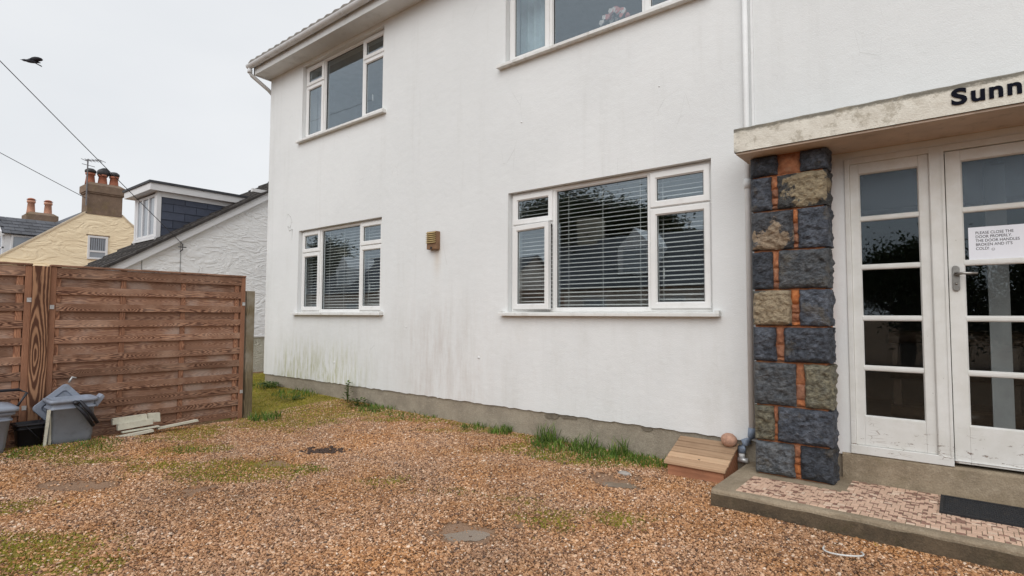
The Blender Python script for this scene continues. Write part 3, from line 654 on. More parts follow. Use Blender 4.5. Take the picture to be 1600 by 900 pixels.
def m_mortar():
    s = NT('orange_mortar'); v = s.pos(); n1 = s.noise(v, 22, 7, .7)
    c = s.mix(s.step(n1, .3, .7), (.46, .20, .10), (.27, .10, .05)); c = s.hsv(c, s.math('MULTIPLY_ADD', s.rand(), .7, .68), s.math('MULTIPLY_ADD', s.rand(), .3, .8)); c = s.mix(s.mul(.5, s.step(s.noise(v, 9, 5), .5, .7)), c, (.30, .21, .14))
    return s.bsdf(c, .9, s.bump(s.noise(v, 60, 6, .75), .8, .015), spec=.2)
M_MORT = m_mortar()
PX0, PX1, PY0, PY1 = -1.285, -.742, 4.70, 4.955
pillar = MB().box(PX0+.012, PX1-.028, PY0+.016, 5.0, .10, 2.655).build('pillar', M_MORT, house)
def edge_wob(t, seed, amp): return amp*(mnoise.noise(Vector((t*11, seed, 0)))+.6*mnoise.noise(Vector((t*31, seed, 4))))
def stone(x0, x1, z0, z1, mat, ydep=PY1):
    """rock-faced block: broken bulging front inside a ragged outline; right side of end stones worked too"""
    nx_, nz_ = max(8, int((x1-x0)/.0105)), max(8, int((z1-z0)/.0105)); cx, cz = (x0+x1)/2, (z0+z1)/2; sd_ = random.uniform(0, 99)
    end = x1 > PX1-.01; first = x0 < PX0+.01; vs, fs = [], []; tx, tz = random.uniform(-.05, .05), random.uniform(-.05, .05); rise = random.uniform(.018, .040)
    for j in range(nz_+1):
        for i in range(nx_+1):
            u_, v_ = i/nx_, j/nz_; zz_ = z0+(z1-z0)*v_; xx_ = x0+(x1-x0)*u_
            xl = x0+(0 if first else edge_wob(zz_, sd_, .011)); xr = x1+(0 if end else edge_wob(zz_, sd_+7, .011))
            zl = z0+.003+edge_wob(xx_, sd_+13, .005); zu = z1-.003+edge_wob(xx_, sd_+19, .005)
            x = xl+(xr-xl)*u_; z = zl+(zu-zl)*v_
            e = min(u_*(1.4 if not first else .9), (1-u_)*(1.4 if not end else .9))*(x1-x0); f = min(v_, 1-v_)*(z1-z0); ed = min(1, min(e, f)/.03)**.6
            dist, pts = mnoise.voronoi(Vector((x*15+sd_, z*15, sd_))); cell = mnoise.cell(pts[0]*3.1)
            nn = mnoise.fractal(Vector((x*26+sd_, z*26, sd_)), .8, 2.1, 4); nb = mnoise.noise(Vector((x*7+sd_, sd_, z*7)))
            y = PY0-.003-ed*(rise+.012*nn+.016*nb+.016*cell*(dist[1]-dist[0])*2+tx*(x-cx)+tz*(z-cz))
            vs.append((x-cx, min(y, PY0-.001), z-cz))
    fs = [(j*(nx_+1)+i, j*(nx_+1)+i+1, (j+1)*(nx_+1)+i+1, (j+1)*(nx_+1)+i) for j in range(nz_) for i in range(nx_)]
    bord = [i for i in range(nx_+1)]+[j*(nx_+1)+nx_ for j in range(1, nz_+1)]+[nz_*(nx_+1)+i for i in range(nx_-1, -1, -1)]+[j*(nx_+1) for j in range(nz_-1, 0, -1)]
    right = {i for i, b in enumerate(bord) if b % (nx_+1) == nx_}; prev = bord
    for s_, y in enumerate([PY0+.03, PY0+.07, PY0+.12, PY0+.17, ydep]):
        cur = []
        for i, b in enumerate(bord):
            x, _, z = vs[b]; bx = 0
            if end and i in right: bx = .006+.022*mnoise.fractal(Vector((y*16, (z+cz)*16, sd_)), 1, 2, 3) if s_ < 4 else -.01
            cur.append(len(vs)); vs.append((x+bx, y, z))
        m_ = len(bord); fs += [(prev[(i+1) % m_], prev[i], cur[i], cur[(i+1) % m_]) for i in range(m_)]; prev = cur
    fs.append(tuple(prev[::-1]))
    return MB().add(vs, fs).build('stone', mat, pillar, loc=(cx, 0, cz))
def chip(x0, x1, z0, z1):
    cx, cz = (x0+x1)/2, (z0+z1)/2; sd_ = random.uniform(0, 99); mb = MB(); n_, m_ = 8, 8; vs = []
    for j in range(m_+1):
        for i in range(n_+1):
            u_, v_ = i/n_, j/m_; ed = (math.sin(math.pi*u_)*math.sin(math.pi*v_))**.5
            vs.append(((x0-cx+(x1-x0)*u_)*(1+.22*mnoise.noise(Vector((sd_, v_*3, 2)))), PY0+.012-ed*(.020+.016*mnoise.noise(Vector((u_*2+sd_, v_*2, sd_)))), z0-cz+(z1-z0)*v_+random.uniform(-.002, .002)))
    fs = [(j*(n_+1)+i, j*(n_+1)+i+1, (j+1)*(n_+1)+i+1, (j+1)*(n_+1)+i) for j in range(m_) for i in range(n_)]
    bord = [i for i in range(n_+1)]+[j*(n_+1)+n_ for j in range(1, m_+1)]+[m_*(n_+1)+i for i in range(n_-1, -1, -1)]+[j*(n_+1) for j in range(m_-1, 0, -1)]
    o_ = len(vs)
    for b in bord: vs.append((vs[b][0], PY0+.03, vs[b][2]))
    k = len(bord); fs += [(bord[(i+1) % k], bord[i], o_+i, o_+(i+1) % k) for i in range(k)]
    mb.add(vs, fs).build('chip', M_MORT, pillar, loc=(cx, 0, cz))
def px(f): return PX0+(PX1-PX0)*f
ZR = [2.652, 2.485, 2.205, 1.885, 1.575, 1.285, 1.005, .665, .385, .124]
ROWS = [((0, .37, M_ST), (.68, 1, M_ST), (.385, .665)), ((0, .285, M_ST), (.37, 1, M_STTAN), (.28, .375)), ((0, .565, M_STTAN3), (.63, 1, M_ST), (.56, .635)),
        ((0, .285, M_ST), (.365, 1, M_ST3), (.28, .37)), ((0, .52, M_STTAN2), (.63, 1, M_ST), (.515, .635)), ((0, .31, M_ST), (.42, 1, M_ST), (.305, .425)),
        ((0, .56, M_ST3), (.67, 1, M_ST2), (.555, .675)), ((0, .26, M_ST2), (.315, 1, M_ST), (.255, .32)), ((0, .52, M_ST3), (.605, 1, M_ST), (.515, .61))]
for i, (a, b, c) in enumerate(ROWS):
    zt, zb = ZR[i]-.004, ZR[i+1]+.004
    stone(px(a[0]), px(a[1]), zb, zt, a[2]); stone(px(b[0]), px(b[1]), zb, zt, b[2], ydep=PY1+random.uniform(-.06, .01))
    nn = 1 if i == 0 else random.choice((3, 4, 4)); cut = sorted([0, 1]+[(k+random.uniform(.35, .65)-.0)/(nn) - .0 for k in range(nn-1)] if nn > 1 else [0, 1])
    for k in range(len(cut)-1): chip(px(c[0]), px(c[1]), zb+(zt-zb)*cut[k]+.004, zb+(zt-zb)*cut[k+1]-.004)

# --- step with mosaic tiles, door plinth
SX0, SX1, SY0 = -1.42, 2.05, 4.06
def slab(x0, x1, y0, y1, z0, z1, seg=.05):
    n_ = int((x1-x0)/seg); mb = MB(); prof = [(y0, z0), (y0, z1-.018), (y0+.006, z1-.006), (y0+.02, z1), (y1, z1)]; vs = []
    for i in range(n_+1):
        x = x0+(x1-x0)*i/n_
        for j, (y, z) in enumerate(prof):
            q = .006*mnoise.fractal(Vector((x*5, j*.4, z*9)), 1, 2, 3) if j < 4 else 0
            vs.append((x, y+q, z+(q*.6 if 0 < j < 4 else 0)))
    p_ = len(prof); fs = [(i*p_+j, (i+1)*p_+j, (i+1)*p_+j+1, i*p_+j+1) for i in range(n_) for j in range(p_-1)]
    vs += [(x0, y1, z0), (x1, y1, z0)]; fs += [(0, 1, 2, 3, 4, len(vs)-2)[::-1], tuple(n_*p_+j for j in range(p_))+(len(vs)-1,)]
    return mb.add(vs, fs)
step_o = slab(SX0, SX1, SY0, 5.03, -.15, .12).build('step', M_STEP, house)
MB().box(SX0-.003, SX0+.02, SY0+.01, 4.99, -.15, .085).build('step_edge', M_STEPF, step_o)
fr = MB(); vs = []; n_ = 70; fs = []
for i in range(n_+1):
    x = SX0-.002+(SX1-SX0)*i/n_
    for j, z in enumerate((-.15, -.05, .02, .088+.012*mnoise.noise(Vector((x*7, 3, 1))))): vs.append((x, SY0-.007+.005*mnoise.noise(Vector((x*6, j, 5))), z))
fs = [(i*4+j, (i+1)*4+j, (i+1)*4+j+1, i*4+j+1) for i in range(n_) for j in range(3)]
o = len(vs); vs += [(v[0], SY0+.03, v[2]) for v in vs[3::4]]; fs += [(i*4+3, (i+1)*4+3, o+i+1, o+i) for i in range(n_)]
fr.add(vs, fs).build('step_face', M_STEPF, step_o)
slab(DOORH[0]-.06, DOORH[1]+.06, 4.988, 5.28, .10, .318).build('door_plinth', M_STEP, house)
M_T1 = plain('pink_tan_tile', (.66, .45, .33), .6, .08, 9, .1, 90, dirt=(.27, .19, .13), dirt_amt=.5, objrand=.14)
M_T2 = plain('brown_tile', (.30, .165, .12), .6, .1, 9, .1, 90, dirt=(.12, .08, .06), dirt_amt=.5, objrand=.2)
M_T3 = plain('cream_tile', (.74, .57, .44), .6, .08, 9, .1, 90, dirt=(.3, .22, .16), dirt_amt=.4, objrand=.1)
U = .0236
def in_field(x, y): return 4.125 < y < 4.935 and -1.27 < x < 1.95 and not (x < -.66 and y > 4.585) and not (PX0-.01 < x < -.70 and y > 4.60)
cells = {}; tiles = []; nxg = int(3.25/U); nyg = int(.83/U)
for j in range(nyg):
    for i in range(nxg):
        if (i, j) in cells: continue
        # repeating mosaic sheet of squares and oblongs
        k = (i*7+j*13+((i//3)*5+(j//2)*11)) % 9
        opts = [(2, 1), (1, 2), (1, 1), (2, 1), (2, 1), (1, 1), (2, 1), (1, 2), (2, 1)][k]
        w_, h_ = opts
        if any((i+a, j+b) in cells for a in range(w_) for b in range(h_)): w_, h_ = 1, 1
        for a in range(w_):
            for b in range(h_): cells[(i+a, j+b)] = 1
        x, y = -1.27+i*U, 4.125+j*U
        if not (in_field(x+.003, y+.003) and in_field(x+w_*U-.003, y+h_*U-.003)): continue
        kind = 1 if w_*h_ == 1 and random.random() < .75 else (2 if random.random() < .10 else 0)
        if w_*h_ == 2 and random.random() < .16: kind = 1
        tiles.append((x, y, w_, h_, kind))
tmesh = {}
def tile_mesh(w_, h_, k):
    if (w_, h_, k) in tmesh: return tmesh[(w_, h_, k)]
    g = .0016; a, b = w_*U-2*g, h_*U-2*g; me = bpy.data.meshes.new('mosaic_tile'); c_ = .0012
    me.from_pydata([(g, g, 0), (g+a, g, 0), (g+a, g+b, 0), (g, g+b, 0), (g+c_, g+c_, .0045), (g+a-c_, g+c_, .0045), (g+a-c_, g+b-c_, .0045), (g+c_, g+b-c_, .0045)], [],
                   [(4, 5, 6, 7), (0, 1, 5, 4), (1, 2, 6, 5), (2, 3, 7, 6), (3, 0, 4, 7)]); me.materials.append((M_T1, M_T2, M_T3)[k]); tmesh[(w_, h_, k)] = me; return me
def ckey(t): return (t[0]+.1)**2+(t[1]-3.6)**2
vis = [t for t in tiles if t[0] < .42]; vis.sort(key=lambda t: -t[2]*t[3]/((t[0])**2+t[1]**2)); near, rest = vis[:300], vis[300:]+[t for t in tiles if t[0] >= .42]
for x, y, w_, h_, k in near: link('mosaic_tile', tile_mesh(w_, h_, k), step_o, (x, y, .1195+random.uniform(-.0006, .0006)))
for k in range(3):
    mb = MB()
    for x, y, w_, h_, kk in rest:
        if kk != k: continue
        t_ = tile_mesh(w_, h_, kk); mb.add([(v.co.x+x, v.co.y+y, v.co.z+.1195+.0003*w_) for v in t_.vertices], [tuple(p.vertices) for p in t_.polygons])
    tag(mb.build('mosaic_tiles', (M_T1, M_T2, M_T3)[k], step_o), kind='stuff')

# --- doors and side lights
def glazed(name, x0, x1, z0, z1, gx0, gx1, gz0, gz1, bars, yf, parent):
    root = MB().build(name, None, parent) if False else None
    mb = MB(); th = .045
    mb.box(x0, gx0, yf, yf+th, z0, z1); mb.box(gx1, x1, yf, yf+th, z0, z1); mb.box(gx0, gx1, yf+.0008, yf+th-.0008, gz1, z1); mb.box(gx0, gx1, yf+.0008, yf+th-.0008, z0, gz0)
    root = bevel(mb.build(name, M_DOOR, parent), .003)
    zz = [gz0]+bars+[gz1]
    for b in bars: bevel(MB().box(gx0-.001, gx1+.001, yf+.006, yf+.036, b-.013, b+.013).build('glazing_bar', M_DOOR, root), .005)
    for i in range(len(zz)-1):
        pane('pane', gx0-.004, gx1+.004, zz[i], zz[i+1], yf+.022, root, M_GLASS_OBS if i == len(zz)-2 else M_GLASS_OLD)
        bd = MB(); lo, hi = zz[i]+(.013 if i else 0), zz[i+1]-(.013 if i < len(zz)-2 else 0)
        bd.ring(gx0-.002, gx1+.002, lo-.002, hi+.002, .010, yf+.008, yf+.0215, .006, .001); bd.build('glazing_bead', M_DOOR, root)
    return root
BARS = [.972, 1.352, 1.745, 2.120]
df = MB(); yF = 5.0
for a, b in ((DOORH[0], -.630), (-.135, -.045), (.868, .958), (1.265, DOORH[1])): df.box(a, b, yF-.012, yF+.09, .335, 2.60)
df.box(DOORH[0]-.001, DOORH[1]+.001, yF-.010, yF+.088, 2.555, 2.602); df.box(DOORH[0]-.002, -.0455, yF-.016, yF+.085, .318, .385); df.box(.868, DOORH[1]+.002, yF-.016, yF+.085, .318, .385)
frame = bevel(df.build('door_frame', M_DOOR, house), .004)
for a in (-.128, -.062): MB().box(a, a+.012, yF-.018, yF-.012, .386, 2.554).build('moulding', M_DOOR, frame)
glazed('side_light', -.630, -.135, .386, 2.555, -.573, -.197, .605, 2.475, BARS, yF+.006, frame)
glazed('side_light', .958, 1.265, .386, 2.555, 1.0, 1.223, .605, 2.475, BARS, yF+.006, frame)
door = glazed('door', -.041, .864, .342, 2.551, .045, .778, .605, 2.475, BARS, yF+.010, frame)
def rounded_plate(cx, cz, w_, h_, y0, y1):
    pts = [(cx+w_*math.cos(t), cz+h_-w_+w_*math.sin(t)) for t in np.linspace(0, math.pi, 9)]+[(cx+w_*math.cos(t), cz-h_+w_+w_*math.sin(t)) for t in np.linspace(math.pi, 2*math.pi, 9)]
    return MB().prism(pts, 1, y0, y1)
hp = bevel(rounded_plate(.0, 1.638, .021, .092, yF-.002, yF+.010).build('handle_plate', M_METAL, house), .003)
lv = MB(); lv.tube([(.0, yF, 1.668), (.0, yF-.045, 1.668)], .011, 12); lv.tube([(-.004, yF-.045, 1.668), (.04, yF-.050, 1.668), (.118, yF-.048, 1.666)], [.011, .0095, .008], 12); lv.build('lever', M_METAL, hp, True)
lk = MB(); lk.tube([(.0, yF+.001, 1.60), (.0, yF-.008, 1.60)], .009, 12); lk.build('keyhole', M_METAL, hp, True)
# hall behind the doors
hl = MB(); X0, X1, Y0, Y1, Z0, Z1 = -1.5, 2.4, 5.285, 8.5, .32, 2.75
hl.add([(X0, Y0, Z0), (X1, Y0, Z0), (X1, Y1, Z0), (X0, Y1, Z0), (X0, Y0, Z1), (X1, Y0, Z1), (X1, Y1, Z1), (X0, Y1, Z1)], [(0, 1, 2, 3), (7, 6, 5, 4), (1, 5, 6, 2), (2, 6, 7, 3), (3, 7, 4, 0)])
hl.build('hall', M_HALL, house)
MB().box(-.64, -.595, 5.10, 5.30, .33, 2.58).build('inner_jamb', M_DOOR, house)
ip = MB(); ip.box(.20, .33, 5.9, 6.0, .33, 2.6); ip.build('inner_post', plain('hall_white', (.5, .5, .5), .6), house)

# --- downpipe by the porch, waste elbow, louvre vent
dp = MB(); dp.tube([(-1.385, 4.966, 5.7), (-1.385, 4.966, .40)], .024, 14); dpo = dp.build('downpipe', M_PIPE, house, True)
MB().tube([(-1.385, 4.966, 2.55), (-1.385, 4.966, 2.47)], .030, 14).build('pipe_socket', M_PIPE, dpo, True)
MB().box(-1.345, -1.325, 4.985, 5.0, .36, 5.7).build('cable_trunking', M_PIPE, house)
M_BLUEP = plain('blue_grey_waste_pipe', (.20, .25, .33), .45, .15, 20, dirt=(.12, .1, .09), dirt_amt=.6)
el = MB(); el.tube([(-1.385, 4.966, .415), (-1.388, 4.965, .34), (-1.41, 4.962, .305), (-1.45, 4.958, .285), (-1.468, 4.955, .25), (-1.468, 4.955, .20)], [.031, .033, .033, .033, .035, .033], 12); elo = el.build('waste_elbow', M_BLUEP, dpo, True)
MB().tube([(-1.468, 4.955, .205), (-1.468, 4.955, .16)], .026, 12).build('pipe_end', M_PIPE, elo, True); MB().tube([(-1.49, 4.93, .145), (-1.41, 4.93, .145)], .022, 12).build('pipe_end', M_CLIP, elo, True)
M_VENT = plain('yellowed_vent', (.42, .31, .14), .6, .15, 10, .1, 60, dirt=(.2, .13, .07), dirt_amt=.5)
vt = bevel(MB().box(-5.425, -5.245, 4.925, 5.0, 2.225, 2.46).build('vent', plain('brown_vent_box', (.22, .12, .06), .6, .2, 10), house), .006)
for k in range(6):
    z = 2.305+k*.0255; MB().prism([(4.905, z), (4.924, z+.012), (4.924, z+.020), (4.905, z+.008)], 0, -5.42, -5.25).build('louvre', M_VENT, vt)
MB().box(-5.345, -5.32, 4.915, 4.924, 2.228, 2.255).build('notch', M_SEAL, vt)
adopt(house)

# ------------------------------------------------------------------ blinds, curtains, flowers inside the windows
def slat_mesh(w_):
    me = bpy.data.meshes.new('slat'); n_ = 4; vs = []
    for z_ in (0, .0022):
        for i in range(n_+1):
            t = i/n_-.5; vs += [(0, t*.048, z_+.004*(1-4*t*t)), (w_, t*.048, z_+.004*(1-4*t*t))]
    k = 2*(n_+1); fs = [(k+2*i, k+2*i+1, k+2*i+3, k+2*i+2) for i in range(n_)]+[(2*i+2, 2*i+3, 2*i+1, 2*i) for i in range(n_)]+[(0, 1, k+1, k), (2*n_+1, 2*n_, k+2*n_, k+2*n_+1)]
    me.from_pydata(vs, [], fs); me.materials.append(M_BLIND); return me
def blind(x0, x1, z0, z1, label, tilt=15, wob=0.):
    root = empty('venetian_blind', (x0, 5.185, z0), label, 'blind', 'venetian blinds behind the ground-floor windows'); sm = slat_mesh(x1-x0)
    n_ = int((z1-z0-.05)/.0465)
    for k in range(n_):
        o = link('slat', sm, root, (0, 0, .015+k*.0465)); o.rotation_euler = (R(tilt+random.uniform(-1.5, 1.5)), R(random.uniform(-.15, .15)+wob*math.sin(k*.8)), 0)
    MB().box(0, x1-x0, -.028, .028, z1-z0-.045, z1-z0-.003).build('head_rail', M_BLIND, root)
    for f in (.12, .5, .88) if x1-x0 > .8 else (.15, .85): MB().box(f*(x1-x0)-.002, f*(x1-x0)+.002, -.030, -.027, .0, z1-z0-.04).build('cord', M_BLIND, root)
for (x0, x1, z0, z1), nm in ((WIN[0], 'small far'), (WIN[2], 'wide near')):
    a, b = x0+.255*(x1-x0), x0+.735*(x1-x0)
    blind(x0-.02, a-.005, z0+.02, z1+.02, f'narrow white blind behind the left casement of the {nm} ground-floor window')
    blind(a+.005, b-.005, z0+.02, z1+.02, f'broad white blind behind the middle pane of the {nm} ground-floor window')
    blind(b+.005, x1+.02, z0+.02, z1+.02, f'narrow white blind behind the right casement of the {nm} ground-floor window', 18, .5)
def curtain(x0, x1, z0, z1, y, mat, label):
    n_ = 90; vs = []; 
    for i in range(n_+1):
        u_ = i/n_; x = x0+(x1-x0)*u_; d = .03*math.sin(u_*(x1-x0)*62)+.012*math.sin(u_*41+1)
        vs += [(x, y+d, z0), (x, y+d*.6, z1), (x, y+d+.003, z0), (x, y+d*.6+.003, z1)]
    fs = [(4*i, 4*i+4, 4*i+5, 4*i+1) for i in range(n_)]+[(4*i+3, 4*i+7, 4*i+6, 4*i+2) for i in range(n_)]
    o = MB().add(vs, fs).build('curtain', mat, None, True); tag(o, label, 'curtain', 'curtains in the upper windows')
curtain(-4.45, -3.74, 3.4, 5.62, 5.36, plain('pale_blue_curtain', (.55, .66, .70), .9), 'pale blue curtain in the left casement of the upper window over the wide window')
curtain(-9.2, -8.62, 3.4, 5.62, 5.34, plain('pale_lilac_curtain', (.66, .66, .68), .9), 'pale curtain in the left casement of the far upper window')
fl = empty('flower_bunch', (-2.84, 5.30, 4.40), 'bunch of pink and white flowers behind the upper window glass', 'flowers')
MB().lathe([(.05, -.10), (.07, .0), (.05, .1), (.045, .16)], (-2.84, 5.30, 4.40), 14).build('vase', plain('white_vase', (.6, .6, .6), .3), fl, True)
for k in range(34):
    a = random.uniform(0, 6.28); e = random.uniform(0, 1.4); q = Vector((-2.84+.17*math.cos(a)*math.sin(e), 5.30+.10*math.sin(a)*math.sin(e), 4.54+.19*math.cos(e)))
    mb = MB(); rr_ = random.uniform(.02, .038)
    for p_ in range(6):
        t = p_*math.pi/3; d = Vector((math.cos(t), .25*math.sin(t*2), math.sin(t)))*rr_; s_ = Vector((-math.sin(t), 0, math.cos(t)))*rr_*.5
        mb.add([q, q+d*.6+s_, q+d, q+d*.6-s_], [(0, 1, 2, 3)])
    mb.build('bloom', plain('pink_petal', (.6, .22, .2), .7) if k % 2 else plain('white_petal', (.7, .66, .64), .7), fl)
adopt(fl)
rail = empty('hall_bench', (.0, 6.2, .32), 'dark slatted bench seen through the door glass', 'bench')
for z in (.50, .86, 1.18): MB().tube([(-.5, 6.2, z), (.42, 6.2, z)], .06, 12).build('rail', M_DARKWOOD, rail, True)
for x in (-.45, .36): MB().box(x-.03, x+.03, 6.23, 6.29, .32, 1.25).build('leg', M_DARKWOOD, rail)
adopt(rail)

# notice on the door
nt_o = MB().box(.075, .372, yF+.0265, yF+.0275, 1.758, 1.992).build('paper_notice', plain('white_paper', (.80, .82, .88), .7, .03, 5)); tag(nt_o, 'white paper notice taped inside the front door glass', 'notice')
me = text_mesh("PLEASE CLOSE THE\nDOOR PROPERLY.\nTHE DOOR HANDLES\nBROKEN AND IT'S\nCOLD!", .0255, .0002, .0001); me.transform(Matrix.Diagonal((.92, 1.08, 1, 1))); me.transform(Matrix.Rotation(R(90), 4, 'X')); me.materials.append(M_INK)
link('printed_text', me, nt_o, (.113, yF+.0262, 1.942))
sm_ = MB(); 
for t in range(16):
    a, b = 2*math.pi*t/16, 2*math.pi*(t+1)/16; sm_.add([(.205+.009*math.cos(a), 0, .009*math.sin(a)), (.205+.009*math.cos(b), 0, .009*math.sin(b)), (.205+.0075*math.cos(b), 0, .0075*math.sin(b)), (.205+.0075*math.cos(a), 0, .0075*math.sin(a))], [(0, 1, 2, 3)])
for t in range(6):
    a, b = math.pi*(1.15+.7*t/6), math.pi*(1.15+.7*(t+1)/6); sm_.add([(.205+.005*math.cos(a), 0, .005*math.sin(a)), (.205+.005*math.cos(b), 0, .005*math.sin(b)), (.205+.0038*math.cos(b), 0, .0038*math.sin(b)), (.205+.0038*math.cos(a), 0, .0038*math.sin(a))], [(0, 1, 2, 3)])
for s_ in (-.003, .003): sm_.box(.205+s_-.0008, .205+s_+.0008, -.0001, .0001, .002, .004)
sm_.build('smiley', M_INK, nt_o, loc=(.0, yF+.0262, 1.832))

# door mat
M_RUB = plain('black_rubber', (.014, .015, .018), .75, .2, 20, .3, 90, dirt=(.06, .05, .04), dirt_amt=.5)
mt = MB(); mt.box(-.125, .78, 4.47, 4.885, .125, .131); mat_o = mt.build('door_mat', M_RUB); tag(mat_o, 'black studded rubber door mat on the tiled step', 'mat')
rim = MB()
for a, b, c, d in ((-.125, .78, 4.47, 4.488), (-.125, .78, 4.867, 4.885), (-.125, -.107, 4.489, 4.866), (.762, .78, 4.489, 4.866)): rim.box(a, b, c, d, .1305, .139)
rim.build('rim', M_RUB, mat_o)
pg = MB()
for i in range(38):
    for j in range(17):
        x, y = -.095+i*.0228+(.0114 if j % 2 else 0), 4.50+j*.0222; pg.add([(x-.0075, y, .131), (x, y-.0075, .131), (x+.0075, y, .131), (x, y+.0075, .131), (x, y, .138)], [(0, 1, 4), (1, 2, 4), (2, 3, 4), (3, 0, 4)])
tag(pg.build('studs', M_RUB, mat_o), kind='stuff')

# wooden meter box with sloping lid
bx = empty('wooden_box', (-1.75, 4.8, 0), 'tan timber meter box with sloping planked lid beside the porch step', 'box')
ZF, ZB, YF, YB = .108, .25, 4.635, 4.985; b_ = MB()
for x in (-1.985, -1.535): b_.prism([(YF, -.06), (YB, -.06), (YB, ZB), (YF, ZF)], 0, x, x+.022)
b_.build('side_panel', M_BOX, bx); MB().box(-1.986, -1.512, YF-.02, YF-.0005, -.06, ZF).build('front_panel', M_BOX, bx)
sl_ = (ZB-ZF)/(YB-YF); ny_ = 5; y0_ = YF-.045; tot = YB-.003-y0_
for k in range(ny_):
    ya, yb_ = y0_+tot*k/ny_, y0_+tot*(k+1)/ny_-.015; za, zb_ = ZF+.004+(ya-YF)*sl_, ZF+.004+(yb_-YF)*sl_
    pk = bevel(MB().prism([(ya-4.8, za-.2), (yb_-4.8, zb_-.2), (yb_-4.8, zb_-.2+.022), (ya-4.8, za-.2+.022)], 0, -.262, .258).build('lid_plank', M_BOXLID, bx, loc=(-1.75, 4.8, .2)), .003)
MB().lathe([(.010, 0), (.010, .003)], (-1.735, 4.68, ZF+.004+(4.68-YF)*sl_+.020), 10).build('lid_hole', M_SEAL, bx)
adopt(bx)
# round stone on the lid
def rock(name, c, r_, mat, label, cat, sq=(1, 1, 1), amp=.12, n_=2):
    import bmesh
    bm = bmesh.new(); bmesh.ops.create_icosphere(bm, subdivisions=n_+1, radius=1)
    for v in bm.verts: v.co = Vector((v.co.x*sq[0], v.co.y*sq[1], v.co.z*sq[2]))*r_*(1+amp*mnoise.noise(v.co*1.7+Vector(c)*5))
    me = bpy.data.meshes.new(name); bm.to_mesh(me); bm.free(); me.materials.append(mat); me.polygons.foreach_set('use_smooth', [True]*len(me.polygons))
    return tag(link(name, me, None, c), label, cat)
rock('round_stone', (-1.56, 4.915, .300), .066, plain('pink_granite', (.46, .27, .19), .8, .25, 30, .4, 70), 'round pinkish stone sitting on the wooden box lid', 'stone', (1.05, .8, .9), .08)
rock('rubble_lump', (-2.27, 4.36, gzf(-2.27, 4.36)+.008), .045, plain('pale_concrete_lump', (.35, .32, .29), .9, .2, 20, .5, 50), 'pale lump of rubble beside the puddle near the wooden box', 'rubble', (1.3, .7, .45), .5, 1)
cl = MB(); pts = [(-.55+.10*math.cos(t), 3.72+.10*math.sin(t), .022+.010*math.sin(t*1.5)) for t in np.linspace(3.0, 6.9, 24)]; cl.tube(pts, .005, 6)
tag(cl.build('cable_loop', plain('white_plastic', (.72, .72, .7), .4), None, True), 'short curl of white cable lying on the gravel before the step', 'cable')

# ------------------------------------------------------------------ fence
FX = -7.45
fence = empty('wooden_fence', (FX, 1.4, 0), 'brown stained woven-slat timber fence with wide knotty post', 'fence')
KZ = 7.45/7.3
def zc(z): return 1.36+(z-1.36)*KZ
def yc(y): return y*KZ
FRONT = [(1.842, 1.735), (1.647, 1.563), (1.469, 1.386), (1.292, 1.212), (1.121, 1.045), (.932, .852), (.773, .690), (.597, .515), (.429, .341), (.262, .190), (.105, .03)]
def panel(y0, y1, bats, gate=False):
    zt, zb = zc(1.848), zc(.0)-.03
    p = MB(); p.box(FX-.045, FX+.012, y0, y0+.055, zb, zt); p.box(FX-.045, FX+.012, y1-.055, y1, zb, zt)
    root = bevel(p.build('panel', M_FENCE_Z, fence), .004)
    c = MB().box(0, .075, -(y1-y0)/2, (y1-y0)/2, 0, .022).build('cap_rail', M_FENCE, root, loc=(FX-.05, (y0+y1)/2, zt+.0005)); bevel(c, .004)
    for i, (a, b) in enumerate(FRONT):
        a, b = zc(a), zc(b); L_ = y1-y0-.11; h = (a-b)
        o = bevel(MB().box(-.007, .007, -L_/2, L_/2, -h/2, h/2).build('slat', M_FENCE, root, loc=(FX+.002+random.uniform(-.002, .002), (y0+y1)/2, (a+b)/2+random.uniform(-.003, .003))), .003, 1)
        o.rotation_euler.x = R(random.uniform(-.15, .15))
        if i < len(FRONT)-1:
            nb = zc(FRONT[i+1][0]); h2 = b-nb+.05
            bevel(MB().box(-.006, .006, -L_/2, L_/2, -h2/2, h2/2).build('back_slat', M_FENCE_BACK, root, loc=(FX-.034+random.uniform(-.002, .002), (y0+y1)/2, (b+nb)/2)), .003, 1)
    for y in bats: MB().box(-.0095, .0095, -.026, .026, -(zt-zb)/2, (zt-zb)/2).build('batten', M_FENCE_Z, root, loc=(FX-.0165, y, (zt+zb)/2))
panel(yc(1.432), yc(3.447), [yc(1.50), yc(2.086), yc(2.706), yc(3.345)])
panel(-1.05, yc(1.290), [-.98, -.4, .3, yc(1.20)])
po = MB().box(-.04, .05, -.072, .072, -1.0, .93).build('post', M_POSTGRAIN, fence, loc=(FX-.02, yc(1.361), .93)); bevel(po, .006)
for y, z in ((yc(1.272), zc(1.50)), (yc(1.455), zc(1.43)), (yc(3.425), zc(1.50)), (yc(1.272), zc(.42)), (yc(3.425), zc(.36))): MB().box(FX+.0125, FX+.020, y-.018, y+.018, z-.022, z+.022).build('clip', M_CLIP, fence)
adopt(fence)
wp = bevel(MB().box(-.05, .05, -.055, .055, 0, 1.78).build('timber_post', M_OLDPOST, loc=(-7.50, 3.60, -.1)), .008); tag(wp, 'grey-green weathered square post behind the fence end', 'post')

